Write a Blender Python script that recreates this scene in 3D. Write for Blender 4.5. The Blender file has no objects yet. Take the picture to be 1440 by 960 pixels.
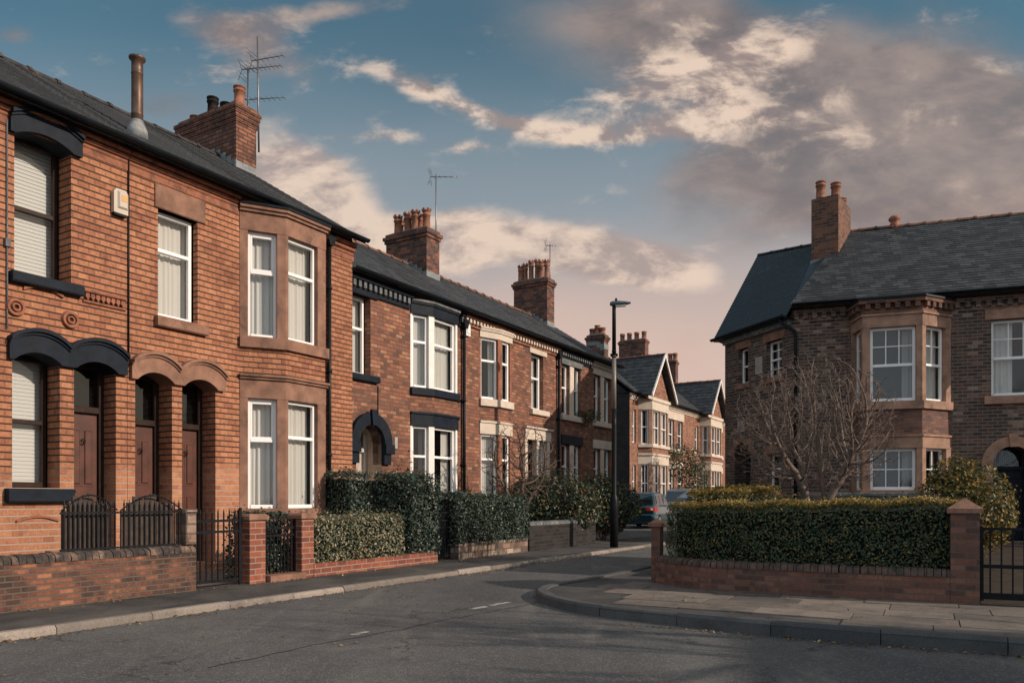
import bpy, math, random
import numpy as np
from mathutils import Vector, Matrix

rad = math.radians
F, CX, HY, CZ = 1080.0, 720.0, 702.0, 1.27      # focal length in px of the 1440 wide photo, principal column, horizon row, eye height
PV = 0.12                                       # pavement height
rnd = random.Random(11)
scene = bpy.context.scene
COL = scene.collection

# ------------------------------------------------------------------ frames
class Fr:
    """vertical working plane: a along the wall, d into the wall (outward is negative), z up"""
    def __init__(s, o, e):
        s.o = np.array(o, float); e = np.array(e, float); s.e = e / np.linalg.norm(e); s.n = np.array([-s.e[1], s.e[0]])
    def w(s, a, d, z):
        p = s.o + s.e * a + s.n * d
        return (p[0], p[1], z)
    def hit(s, px, py=HY, d=0.0):
        r = np.array([(px - CX) / F, 1.0]); t = (s.o @ s.n + d) / (r @ s.n)
        return float((r * t - s.o) @ s.e), float(CZ + t * (HY - py) / F)
    def a(s, px, d=0.0): return s.hit(px, HY, d)[0]
    def z(s, px, py, d=0.0): return s.hit(px, py, d)[1]
    def ang(s): return math.atan2(s.e[1], s.e[0])
    def sub(s, a0, d0, a1, d1):
        p0 = s.w(a0, d0, 0); p1 = s.w(a1, d1, 0)
        return Fr(p0[:2], (p1[0] - p0[0], p1[1] - p0[1]))
    def ln(s, a0, d0, a1, d1): return math.hypot(a1 - a0, d1 - d0)

def gnd(px, py, z=PV):
    t = F * (CZ - z) / (py - HY)
    return ((px - CX) / F * t, t)

# ------------------------------------------------------------------ mesh builder
class MB:
    def __init__(s): s.v = []; s.f = []; s.m = []; s.sm = []
    def poly(s, pts, m=0, smooth=False):
        i = len(s.v); s.v += [tuple(p) for p in pts]; s.f.append(tuple(range(i, i + len(pts)))); s.m.append(m); s.sm.append(smooth)
    def box(s, fr, a0, a1, d0, d1, z0, z1, m=0):
        if a0 > a1: a0, a1 = a1, a0
        if d0 > d1: d0, d1 = d1, d0
        if z0 > z1: z0, z1 = z1, z0
        i = len(s.v)
        s.v += [fr.w(a, d, z) for z in (z0, z1) for d in (d0, d1) for a in (a0, a1)]
        for q in ((0, 1, 5, 4), (1, 3, 7, 5), (3, 2, 6, 7), (2, 0, 4, 6), (4, 5, 7, 6), (0, 2, 3, 1)):
            s.f.append(tuple(i + k for k in q)); s.m.append(m); s.sm.append(False)
        return s
    def bbox(s, fr, a0, a1, d0, d1, z0, z1, b=0.01, m=0):
        """box with a chamfered front (d0) face"""
        s.box(fr, a0, a1, d0 + b, d1, z0, z1, m)
        i = len(s.v)
        o = [(a0, z0), (a1, z0), (a1, z1), (a0, z1)]
        inn = [(a0 + b, z0 + b), (a1 - b, z0 + b), (a1 - b, z1 - b), (a0 + b, z1 - b)]
        s.v += [fr.w(a, d0 + b - .0005, z) for a, z in o] + [fr.w(a, d0, z) for a, z in inn]
        for k in range(4):
            j = (k + 1) % 4
            s.f.append((i + k, i + j, i + 4 + j, i + 4 + k)); s.m.append(m); s.sm.append(False)
        s.f.append((i + 4, i + 5, i + 6, i + 7)); s.m.append(m); s.sm.append(False)
        return s
    def prism(s, fr, pts, d0, d1, m=0):
        n = len(pts); i = len(s.v)
        s.v += [fr.w(a, d0, z) for a, z in pts] + [fr.w(a, d1, z) for a, z in pts]
        s.f.append(tuple(range(i, i + n))); s.f.append(tuple(range(i + 2 * n - 1, i + n - 1, -1)))
        s.m += [m, m]; s.sm += [False, False]
        for k in range(n):
            j = (k + 1) % n
            s.f.append((i + j, i + k, i + n + k, i + n + j)); s.m.append(m); s.sm.append(False)
        return s
    def plan(s, pts, z0, z1, m=0, cap=True):
        """vertical prism over a plan polygon (world xy, counter-clockwise)"""
        n = len(pts); i = len(s.v)
        s.v += [(p[0], p[1], z0) for p in pts] + [(p[0], p[1], z1) for p in pts]
        for k in range(n):
            j = (k + 1) % n
            s.f.append((i + k, i + j, i + n + j, i + n + k)); s.m.append(m); s.sm.append(False)
        if cap:
            s.f.append(tuple(range(i + n, i + 2 * n))); s.f.append(tuple(range(i + n - 1, i - 1, -1))); s.m += [m, m]; s.sm += [False, False]
        return s
    def strip(s, A, B, m=0, smooth=False):
        i = len(s.v); n = len(A); s.v += [tuple(p) for p in A] + [tuple(p) for p in B]
        for k in range(n - 1):
            s.f.append((i + k, i + k + 1, i + n + k + 1, i + n + k)); s.m.append(m); s.sm.append(smooth)
        return s
    def band(s, fr, lo, up, d0, d1, m=0):
        """solid band between a lower and an upper polyline of (a, z)"""
        W = fr.w
        s.strip([W(a, d0, z) for a, z in lo], [W(a, d0, z) for a, z in up], m)
        s.strip([W(a, d1, z) for a, z in up], [W(a, d1, z) for a, z in lo], m)
        s.strip([W(a, d0, z) for a, z in up], [W(a, d1, z) for a, z in up], m, True)
        s.strip([W(a, d1, z) for a, z in lo], [W(a, d0, z) for a, z in lo], m, True)
        for k, fl in ((0, 0), (-1, 1)):
            q = [W(lo[k][0], d1, lo[k][1]), W(lo[k][0], d0, lo[k][1]), W(up[k][0], d0, up[k][1]), W(up[k][0], d1, up[k][1])]
            s.poly(q[::-1] if fl else q, m)
        return s
    def tube(s, pts, r, n=8, m=0, cap=True, smooth=True):
        P = [Vector(p) for p in pts]; rs = r if isinstance(r, (list, tuple)) else [r] * len(P)
        i = len(s.v); ref = None
        for k, p in enumerate(P):
            t = (P[min(k + 1, len(P) - 1)] - P[max(k - 1, 0)]).normalized()
            if ref is None: ref = t.cross(Vector((0.3, 0.2, 1))) if abs(t.z) < .9 else t.cross(Vector((1, 0.1, 0)))
            x = (ref - t * ref.dot(t)).normalized(); ref = x; y = t.cross(x)
            for q in range(n):
                an = 2 * math.pi * q / n
                s.v.append(tuple(p + (x * math.cos(an) + y * math.sin(an)) * rs[k]))
        for k in range(len(P) - 1):
            for q in range(n):
                j = (q + 1) % n
                s.f.append((i + k * n + q, i + k * n + j, i + (k + 1) * n + j, i + (k + 1) * n + q)); s.m.append(m); s.sm.append(smooth)
        if cap:
            s.f.append(tuple(i + q for q in range(n - 1, -1, -1))); s.f.append(tuple(i + (len(P) - 1) * n + q for q in range(n)))
            s.m += [m, m]; s.sm += [False, False]
        return s
    def lathe(s, x, y, prof, n=14, m=0, smooth=True):
        i = len(s.v)
        for r, z in prof:
            for q in range(n):
                an = 2 * math.pi * q / n; s.v.append((x + r * math.cos(an), y + r * math.sin(an), z))
        for k in range(len(prof) - 1):
            for q in range(n):
                j = (q + 1) % n
                s.f.append((i + k * n + q, i + k * n + j, i + (k + 1) * n + j, i + (k + 1) * n + q)); s.m.append(m); s.sm.append(smooth)
        s.f.append(tuple(i + q for q in range(n - 1, -1, -1))); s.f.append(tuple(i + (len(prof) - 1) * n + q for q in range(n)))
        s.m += [m, m]; s.sm += [False, False]
        return s
    def build(s, name, mats, parent=None, uv=True):
        if not isinstance(mats, (list, tuple)): mats = [mats]
        me = bpy.data.meshes.new(name)
        V = np.array(s.v, float)
        if uv: UV = s.uvs(V)
        root = parent
        while root is not None and root.parent is not None: root = root.parent
        if root is not None:
            M = np.array(root.matrix_basis.inverted()); V = V @ M[:3, :3].T + M[:3, 3]
        me.from_pydata([tuple(p) for p in V], [], s.f)
        for mt in mats: me.materials.append(mt)
        me.polygons.foreach_set('material_index', s.m)
        me.polygons.foreach_set('use_smooth', s.sm)
        if uv:
            L = me.uv_layers.new(name='UVMap'); L.data.foreach_set('uv', np.array(UV, np.float32).ravel())
        me.update()
        o = bpy.data.objects.new(name, me); COL.objects.link(o)
        if parent is not None: o.parent = parent
        return o
    def uvs(s, V):
        out = []
        for f in s.f:
            p = V[list(f)]; c = p - p.mean(0)
            nn = np.zeros(3)
            for k in range(len(f)): nn += np.cross(p[k], p[(k + 1) % len(f)]) if False else np.cross(c[k], c[(k + 1) % len(f)])
            l = np.linalg.norm(nn); nn = nn / l if l > 1e-12 else np.array([0, 0, 1.])
            if abs(nn[2]) > .97: out += [(q[0], q[1]) for q in p]; continue
            T = np.array([-nn[1], nn[0], 0]); T /= np.linalg.norm(T); B = np.cross(nn, T)
            out += [(q @ T, q @ B) for q in p]
        return out

def thing(name, label, cat, loc, rotz=0.0, group=None):
    o = bpy.data.objects.new(name, None); COL.objects.link(o); o.location = loc; o.rotation_euler = (0, 0, rotz); o.empty_display_size = .2
    o['label'] = label; o['category'] = cat
    if group: o['group'] = group
    o.matrix_basis = Matrix.Translation(Vector(loc)) @ Matrix.Rotation(rotz, 4, 'Z')
    return o
def struct(name, mb, mats):
    o = mb.build(name, mats); o['kind'] = 'structure'; return o

# ------------------------------------------------------------------ materials
class NT:
    def __init__(s, name):
        s.mat = bpy.data.materials.new(name); s.mat.use_nodes = True; s.t = s.mat.node_tree; s.b = s.t.nodes['Principled BSDF']
    def n(s, typ, ins=None, **kw):
        x = s.t.nodes.new(typ)
        for k, v in kw.items(): setattr(x, k, v)
        for k, v in (ins or {}).items():
            if isinstance(v, bpy.types.NodeSocket): s.t.links.new(v, x.inputs[k])
            else: x.inputs[k].default_value = v
        return x
    def m(s, op, a, b=0.0, c=0.0): return s.n('ShaderNodeMath', {0: a, 1: b, 2: c}, operation=op).outputs[0]
    def mix(s, f, a, b, mode='MIX'):
        x = s.n('ShaderNodeMix', {0: f}, data_type='RGBA', blend_type=mode)
        for k, v in ((6, a), (7, b)):
            if isinstance(v, bpy.types.NodeSocket): s.t.links.new(v, x.inputs[k])
            else: x.inputs[k].default_value = (*v, 1) if len(v) == 3 else v
        return x.outputs[2]
    def ramp(s, f, stops, interp='LINEAR'):
        x = s.n('ShaderNodeValToRGB', {0: f}); x.color_ramp.interpolation = interp; e = x.color_ramp.elements
        while len(e) < len(stops): e.new(.5)
        for q, (p, c) in zip(e, stops): q.position = p; q.color = (*c, 1) if hasattr(c, '__len__') else (c, c, c, 1)
        return x.outputs[0]
    def noise(s, vec, scale, detail=4, rough=.55, dist=0.0):
        return s.n('ShaderNodeTexNoise', {'Vector': vec, 'Scale': scale, 'Detail': detail, 'Roughness': rough, 'Distortion': dist}).outputs[0]
    def uv(s): return s.n('ShaderNodeUVMap', uv_map='UVMap').outputs[0]
    def obj(s): return s.n('ShaderNodeNewGeometry').outputs['Position']
    def set(s, **kw):
        for k, v in kw.items():
            k = {'color': 'Base Color', 'rough': 'Roughness', 'metal': 'Metallic', 'normal': 'Normal', 'spec': 'Specular IOR Level', 'emit': 'Emission Color', 'es': 'Emission Strength', 'trans': 'Transmission Weight', 'coat': 'Coat Weight'}[k]
            if isinstance(v, bpy.types.NodeSocket): s.t.links.new(v, s.b.inputs[k])
            else: s.b.inputs[k].default_value = (*v, 1) if hasattr(v, '__len__') and len(v) == 3 else v
        return s.mat
    def bump(s, h, st=.3, dist=.01): return s.n('ShaderNodeBump', {'Height': h, 'Strength': st, 'Distance': dist}).outputs[0]

def M_plain(name, c, rough=.6, var=.25, scale=6, metal=0.0, bump=.15, spec=None, dirt=None):
    if spec is None: spec = .12 if max(c) < .05 else .35
    k = NT(name); p = k.obj(); f = k.noise(p, scale, 5, .6)
    col = k.mix(k.ramp(f, [(.3, 0), (.7, 1)]), tuple(x * (1 - var) for x in c), tuple(min(1, x * (1 + var)) for x in c))
    if dirt:
        g = k.noise(p, scale * .45, 6, .7, .4); col = k.mix(k.ramp(g, [(.52, 0), (.68, 1)]), col, dirt)
    h = k.noise(p, scale * 14, 3)
    return k.set(color=col, rough=rough, metal=metal, normal=k.bump(h, bump, .004), spec=spec)

def M_brick(name, cols, mortar, mortar_low=None, bw=.225, bh=.085, ms=.009, dirt=(.02, .018, .017), dirt_lo=.60, low=1.9, bump=.6, sm=.15, perp=.75, patch=.4, soot=None):
    k = NT(name); uv = k.uv()
    # slightly wavy courses
    nz = k.n('ShaderNodeTexNoise', {'Vector': uv, 'Scale': 1.6, 'Detail': 2.0}).outputs['Color']
    wob = k.n('ShaderNodeVectorMath', {0: nz, 1: (.5, .5, .5)}, operation='SUBTRACT').outputs[0]
    wob = k.n('ShaderNodeVectorMath', {0: wob, 1: (.008, .006, 0)}, operation='MULTIPLY').outputs[0]
    v = k.n('ShaderNodeVectorMath', {0: uv, 1: wob}, operation='ADD').outputs[0]
    br = k.n('ShaderNodeTexBrick', {'Vector': v, 'Scale': 1.0, 'Mortar Size': ms, 'Mortar Smooth': sm, 'Brick Width': bw, 'Row Height': bh}, offset=.5)
    fac = br.outputs['Fac']
    sp = k.n('ShaderNodeSeparateXYZ', {0: v})
    row = k.m('FLOOR', k.m('DIVIDE', sp.outputs[1], bh))
    sh = k.m('MULTIPLY', k.m('FLOORED_MODULO', row, 2.0), -.5)
    colm = k.m('FLOOR', k.m('ADD', k.m('ADD', k.m('DIVIDE', sp.outputs[0], bw), .5), sh))
    wn = k.n('ShaderNodeTexWhiteNoise', {'Vector': k.n('ShaderNodeCombineXYZ', {0: colm, 1: row}).outputs[0]}, noise_dimensions='2D')
    n = len(cols)
    base = k.ramp(wn.outputs[0], [((i + .0) / n, c) for i, c in enumerate(cols)], 'CONSTANT')
    pos = k.obj()
    big = k.noise(pos, .9, 4, .6)
    base = k.mix(k.m('MULTIPLY', k.ramp(big, [(.35, 0), (.7, 1)]), patch), base, (.5, .46, .46), 'MULTIPLY')
    fine = k.noise(pos, 38, 4, .65)
    base = k.mix(.6, base, k.ramp(fine, [(.25, (.5, .5, .5)), (.75, (1.35, 1.35, 1.35))]), 'MULTIPLY')
    blot = k.noise(pos, 7.5, 5, .7, .3); base = k.mix(.55, base, k.ramp(blot, [(.3, (.6, .57, .56)), (.5, (1, 1, 1)), (.72, (1.28, 1.26, 1.22))]), 'MULTIPLY')
    st = k.noise(pos, 1.7, 7, .68, .6)
    base = k.mix(k.ramp(st, [(dirt_lo, 0), (dirt_lo + .13, .8)]), base, dirt)
    mo = mortar
    if soot:                                        # smoke stain hanging from the coping
        zz_ = k.n('ShaderNodeSeparateXYZ', {0: pos}).outputs[2]; sm_ = k.m('ADD', k.m('DIVIDE', k.m('SUBTRACT', zz_, soot[0]), soot[1] - soot[0]), k.m('MULTIPLY', k.m('SUBTRACT', k.noise(pos, 3.0, 6, .75, .4), .5), 2.6))
        base = k.mix(k.ramp(sm_, [(.45, 0), (1.0, .85)]), base, dirt)
    if mortar_low:
        z = k.n('ShaderNodeSeparateXYZ', {0: pos}).outputs[2]
        zz = k.m('ADD', z, k.m('MULTIPLY', big, 1.1))
        mo = k.mix(k.ramp(k.m('DIVIDE', zz, 8.0), [((low + .35) / 8, 1), ((low + .6) / 8, 0)]), mortar, mortar_low)
    vm = k.m('FRACT', k.m('DIVIDE', sp.outputs[1], bh)); bed = k.m('LESS_THAN', k.m('MINIMUM', vm, k.m('SUBTRACT', 1.0, vm)), ms / bh * .62)
    fc2 = k.m('MULTIPLY', fac, k.m('ADD', perp, k.m('MULTIPLY', bed, 1.0 - perp)))
    c = k.mix(fc2, base, mo)
    h = k.m('ADD', k.m('MULTIPLY', fac, -1.0), k.m('MULTIPLY', fine, .35))
    h = k.m('ADD', h, k.m('MULTIPLY', wn.outputs[0], .25))
    return k.set(color=c, rough=k.ramp(fine, [(.2, .75), (.8, .95)]), normal=k.bump(h, bump, .008), spec=.3)

def M_slate(name, c, var, bw=.26, bh=.19, lichen=(.16, .15, .12), warm=.0):
    k = NT(name); uv = k.uv()
    br = k.n('ShaderNodeTexBrick', {'Vector': uv, 'Scale': 1.0, 'Mortar Size': .005, 'Mortar Smooth': .1, 'Brick Width': bw, 'Row Height': bh}, offset=.5)
    sp = k.n('ShaderNodeSeparateXYZ', {0: uv}); row = k.m('FLOOR', k.m('DIVIDE', sp.outputs[1], bh))
    sh = k.m('MULTIPLY', k.m('FLOORED_MODULO', row, 2.0), -.5)
    colm = k.m('FLOOR', k.m('ADD', k.m('ADD', k.m('DIVIDE', sp.outputs[0], bw), .5), sh))
    wn = k.n('ShaderNodeTexWhiteNoise', {'Vector': k.n('ShaderNodeCombineXYZ', {0: colm, 1: row}).outputs[0]}, noise_dimensions='2D').outputs[0]
    base = k.ramp(wn, [(0, tuple(x * (1 - var) for x in c)), (.6, c), (1, tuple(x * (1 + var) for x in c))])
    pos = k.obj(); f = k.noise(pos, 3.2, 6, .7, .3)
    base = k.mix(k.ramp(f, [(.55, 0), (.75, .6)]), base, lichen)
    g = k.noise(pos, 45, 3)
    base = k.mix(.45, base, k.ramp(g, [(.3, (.6, .6, .6)), (.7, (1.25, 1.25, 1.25))]), 'MULTIPLY')
    base = k.mix(br.outputs['Fac'], base, (.012, .012, .014))
    h = k.m('ADD', k.m('MULTIPLY', br.outputs['Fac'], -.8), k.m('ADD', k.m('MULTIPLY', wn, .5), k.m('MULTIPLY', g, .3)))
    return k.set(color=base, rough=k.ramp(wn, [(0, .45), (1, .75)]), normal=k.bump(h, .5, .008), spec=.4)

def M_leaf(name, stops, rough=.42, thin=.25):
    k = NT(name)
    r = k.n('ShaderNodeSeparateXYZ', {0: k.n('ShaderNodeUVMap', uv_map='rnd').outputs[0]})
    c = k.ramp(r.outputs[0], stops)
    c = k.mix(.6, c, k.ramp(r.outputs[1], [(0, (.55, .55, .55)), (1, (1.25, 1.25, 1.25))]), 'MULTIPLY')
    k.set(color=c, rough=rough, spec=.5)
    tr = k.n('ShaderNodeBsdfTranslucent', {'Color': c})
    mx = k.n('ShaderNodeMixShader', {0: thin}); out = k.t.nodes['Material Output']
    k.t.links.new(k.b.outputs[0], mx.inputs[1]); k.t.links.new(tr.outputs[0], mx.inputs[2]); k.t.links.new(mx.outputs[0], out.inputs[0])
    return k.mat

def M_glass(name, tint=(.88, .89, .88), refl=1.0):
    k = NT(name); out = k.t.nodes['Material Output']
    tr = k.n('ShaderNodeBsdfTransparent', {'Color': (*tint, 1)})
    p = k.obj(); wv = k.noise(p, 1.3, 1)
    gl = k.n('ShaderNodeBsdfGlossy', {'Color': (1, 1, 1, 1), 'Roughness': .03, 'Normal': k.bump(wv, .06, .05)})
    fc = k.n('ShaderNodeLayerWeight', {'Blend': .5}).outputs['Facing']
    mx = k.n('ShaderNodeMixShader', {0: k.m('MULTIPLY', k.m('ADD', .065, k.m('MULTIPLY', k.m('POWER', fc, 4.0), .85)), refl)})
    k.t.links.new(tr.outputs[0], mx.inputs[1]); k.t.links.new(gl.outputs[0], mx.inputs[2]); k.t.links.new(mx.outputs[0], out.inputs[0])
    return k.mat

def M_cloth(name, c):
    k = NT(name); out = k.t.nodes['Material Output']; p = k.obj()
    k.set(color=c, rough=.9, spec=.1)
    tr = k.n('ShaderNodeBsdfTranslucent', {'Color': (*c, 1)}); mx = k.n('ShaderNodeMixShader', {0: .3})
    k.t.links.new(k.b.outputs[0], mx.inputs[1]); k.t.links.new(tr.outputs[0], mx.inputs[2]); k.t.links.new(mx.outputs[0], out.inputs[0])
    return k.mat

MT = {}
MT['brick_orange'] = M_brick('orange_brick', [(.43, .196, .106), (.40, .176, .095), (.45, .210, .115), (.37, .158, .085), (.42, .186, .10), (.40, .174, .095), (.32, .13, .075), (.41, .178, .10)], (.024, .017, .015), (.33, .25, .2), bh=.0885, bw=.152, patch=.55, ms=.0135, dirt=(.14, .055, .036), dirt_lo=.57, low=1.75, perp=.27, sm=.35)
MT['brick_mixed'] = M_brick('weathered_brick', [(.31, .125, .072), (.25, .098, .060), (.35, .155, .088), (.19, .082, .053), (.28, .112, .067), (.15, .07, .05), (.23, .098, .066), (.37, .19, .118), (.22, .10, .07), (.27, .108, .064)], (.10, .078, .062), None, bh=.083, bw=.2, ms=.011, dirt=(.06, .037, .03), dirt_lo=.55, bump=.9, perp=.6)
MT['brick_far'] = M_brick('far_row_brick', [(.32, .15, .092), (.27, .122, .075), (.35, .175, .108), (.22, .10, .07)], (.13, .10, .08), None, bh=.085, dirt=(.06, .04, .033))
MT['brick_grey'] = M_brick('dark_brown_brick', [(.145, .088, .065), (.105, .067, .054), (.18, .115, .086), (.072, .053, .046), (.15, .08, .06), (.31, .22, .17), (.088, .062, .053), (.13, .08, .061), (.058, .046, .042)], (.19, .152, .128), None, bh=.086, bw=.215, ms=.012, bump=.9, perp=.6, dirt_lo=.5, patch=.75, dirt=(.055, .045, .04))
MT['brick_sooty'] = M_brick('sooty_chimney_brick', [(.20, .085, .058), (.12, .06, .048), (.25, .10, .065), (.075, .048, .042), (.16, .075, .055)], (.10, .078, .066), None, bh=.085, dirt=(.018, .016, .016), dirt_lo=.52)
MT['brick_stack'] = M_brick('warm_chimney_brick', [(.25, .11, .068), (.20, .085, .055), (.28, .125, .078), (.16, .07, .05)], (.045, .034, .03), None, bh=.085, ms=.012, bump=1.0, dirt=(.022, .018, .018), dirt_lo=.52)
MT['brick_tower'] = M_brick('dark_stack_brick', [(.19, .082, .052), (.13, .06, .042), (.21, .092, .058), (.095, .05, .038)], (.15, .115, .092), None, bh=.085, ms=.010, dirt=(.05, .035, .03), dirt_lo=.6)
MT['brick_wall'] = M_brick('garden_wall_brick', [(.30, .122, .070), (.24, .096, .058), (.34, .145, .082), (.17, .072, .048), (.22, .092, .057), (.115, .058, .044), (.20, .084, .054)], (.11, .085, .07), None, bh=.0615, bw=.155, soot=(.28, .80), ms=.011, dirt=(.028, .023, .021), dirt_lo=.45, bump=1.2, perp=.6)
MT['brick_pier'] = M_brick('red_pier_brick', [(.27, .085, .05), (.22, .07, .045), (.31, .11, .062), (.18, .06, .042)], (.28, .21, .17), None, bh=.08, dirt=(.05, .03, .025))
MT['brick_right'] = M_brick('red_boundary_brick', [(.20, .092, .066), (.155, .075, .057), (.23, .112, .08), (.115, .062, .05), (.185, .085, .062)], (.11, .088, .075), None, bh=.069, bw=.2, ms=.009, dirt=(.045, .035, .032), dirt_lo=.56)
MT['brick_dark'] = M_brick('dark_wall_brick', [(.026, .023, .023), (.019, .018, .019), (.036, .028, .027), (.016, .015, .016)], (.036, .032, .031), None, bh=.083, dirt=(.02, .02, .02))  # dark tone also carries the shade lying on the garden wall
MT['stone_rubble'] = M_brick('rubble_stone', [(.30, .22, .17), (.18, .13, .11), (.38, .30, .24), (.12, .09, .08), (.26, .16, .12)], (.12, .09, .075), None, bw=.3, bh=.12, ms=.014, dirt=(.05, .04, .035), dirt_lo=.5, bump=1.0)
MT['sandstone'] = M_plain('brown_sandstone', (.225, .122, .084), .85, .32, 4, bump=.5, dirt=(.10, .058, .044))
MT['sandstone_r'] = M_plain('tan_sandstone', (.31, .185, .128), .85, .28, 4, bump=.5, dirt=(.15, .095, .07))
MT['stone_black'] = M_plain('black_painted_stone', (.009, .014, .023), .6, .3, 6, bump=.25, dirt=(.016, .019, .024))
MT['stone_cream'] = M_plain('cream_painted_stone', (.54, .46, .38), .7, .1, 4, bump=.2, dirt=(.42, .34, .27))
MT['stone_grey'] = M_plain('grey_painted_stone', (.10, .11, .115), .7, .35, 8, bump=.3, dirt=(.24, .23, .21))
MT['brick_mould'] = M_plain('terracotta_moulding', (.25, .10, .058), .8, .35, 9, bump=.4, dirt=(.08, .04, .03))
MT['upvc'] = M_plain('white_window_frame', (.82, .81, .80), .35, .05, 2, bump=.02)
MT['timber_white'] = M_plain('white_painted_timber', (.70, .68, .64), .5, .08, 5, bump=.08)
MT['timber_dark'] = M_plain('dark_brown_timber', (.03, .018, .014), .45, .3, 8, bump=.1)
MT['door_brown'] = M_plain('brown_stained_door', (.075, .026, .017), .45, .3, 5, bump=.1)
MT['door_navy'] = M_plain('navy_door_paint', (.012, .018, .03), .4, .2, 5, bump=.05)
MT['door_white'] = M_plain('white_door_paint', (.66, .58, .50), .5, .1, 5, bump=.05)
MT['slate'] = M_slate('blue_grey_slate', (.040, .045, .052), .45)
MT['slate_right'] = M_slate('lichened_slate', (.040, .045, .051), .5, lichen=(.105, .10, .09))
MT['slate_shaded'] = M_slate('shade_tinted_slate', (.032, .050, .062), .25, lichen=(.06, .075, .08))
MT['ridge_dark'] = M_plain('dark_ridge_tile', (.045, .04, .04), .7, .4, 7, bump=.3, dirt=(.10, .085, .07))
MT['ridge_red'] = M_plain('terracotta_ridge_tile', (.16, .075, .05), .8, .4, 7, bump=.3, dirt=(.05, .045, .04))
MT['gutter'] = M_plain('black_gutter', (.009, .012, .016), .4, .3, 5, bump=.08)
MT['lead'] = M_plain('grey_lead', (.17, .19, .20), .6, .3, 10, bump=.2, dirt=(.3, .3, .29))
MT['pot'] = M_plain('terracotta_pot', (.27, .115, .07), .8, .35, 9, bump=.3, dirt=(.08, .05, .04))
MT['pot_black'] = M_plain('sooted_pot', (.016, .014, .013), .7, .5, 9, bump=.3, dirt=(.05, .035, .028))
MT['flue'] = M_plain('brown_metal_flue', (.10, .062, .045), .45, .35, 7, metal=.4, bump=.1)
MT['metal'] = M_plain('galvanised_metal', (.20, .20, .20), .45, .25, 12, metal=.7, bump=.05)
MT['iron'] = M_plain('black_iron', (.010, .011, .014), .45, .4, 14, bump=.15)
MT['timber_gate'] = M_plain('dark_gate_board', (.05, .036, .030), .75, .4, 9, bump=.3)
MT['curtain'] = M_cloth('white_net_curtain', (.82, .80, .76))
MT['drape'] = M_cloth('grey_drape', (.42, .41, .40))
MT['blind'] = M_cloth('white_blind', (.84, .84, .82))
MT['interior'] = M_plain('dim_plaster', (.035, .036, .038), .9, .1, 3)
MT['glass'] = M_glass('window_glass')
MT['glass_dark'] = M_glass('dark_glass', (.30, .33, .35))
MT['car_glass'] = M_glass('car_window_glass', (.25, .30, .33))
MT['plastic_cream'] = M_plain('cream_plastic', (.45, .40, .33), .45, .06, 4, bump=.03)
MT['plastic_white'] = M_plain('white_plastic', (.72, .71, .69), .45, .06, 4, bump=.03)
MT['plaque'] = M_plain('pale_plaque', (.33, .30, .27), .8, .2, 8, bump=.2)
MT['amber'] = M_plain('amber_patch', (.55, .30, .10), .5, .1, 4)
MT['concrete'] = M_plain('garden_concrete', (.13, .12, .11), .9, .3, 3, bump=.4)
MT['soil'] = M_plain('garden_soil', (.045, .036, .028), .95, .4, 4, bump=.6)
MT['bark'] = M_plain('pale_bark', (.15, .112, .092), .85, .35, 14, bump=.4)
MT['bark_dark'] = M_plain('dark_bark', (.11, .078, .062), .9, .35, 14, bump=.4)
MT['lamp_black'] = M_plain('black_column_paint', (.010, .011, .013), .4, .3, 8, bump=.08)
MT['lamp_grey'] = M_plain('pale_column_grey', (.19, .165, .145), .5, .15, 8, metal=.2, bump=.08)  # middle section, toned paler than base and top
MT['lamp_head'] = M_plain('lamp_head_grey', (.06, .085, .095), .4, .1, 6, bump=.03)
MT['lens'] = M_plain('lamp_lens', (.45, .45, .42), .2, .05, 4, bump=.02)
MT['rubber'] = M_plain('tyre_rubber', (.012, .012, .013), .8, .2, 10)
MT['plate'] = M_plain('yellow_plate', (.70, .42, .03), .4, .03, 3, bump=.02)
MT['black'] = M_plain('matt_black', (.008, .008, .009), .5, .2, 8)

def M_car(name, c):
    k = NT(name); return k.set(color=c, rough=.28, metal=.35, coat=.8)
MT['car_blue'] = M_car('dark_teal_car_paint', (.020, .062, .085))
MT['car_silver'] = M_car('silver_car_paint', (.30, .33, .35))
k = NT('red_tail_light'); MT['tail'] = k.set(color=(.42, .03, .02), rough=.15, coat=1.0)
k = NT('clear_light'); MT['clear'] = k.set(color=(.55, .5, .45), rough=.1, coat=1.0)

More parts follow.
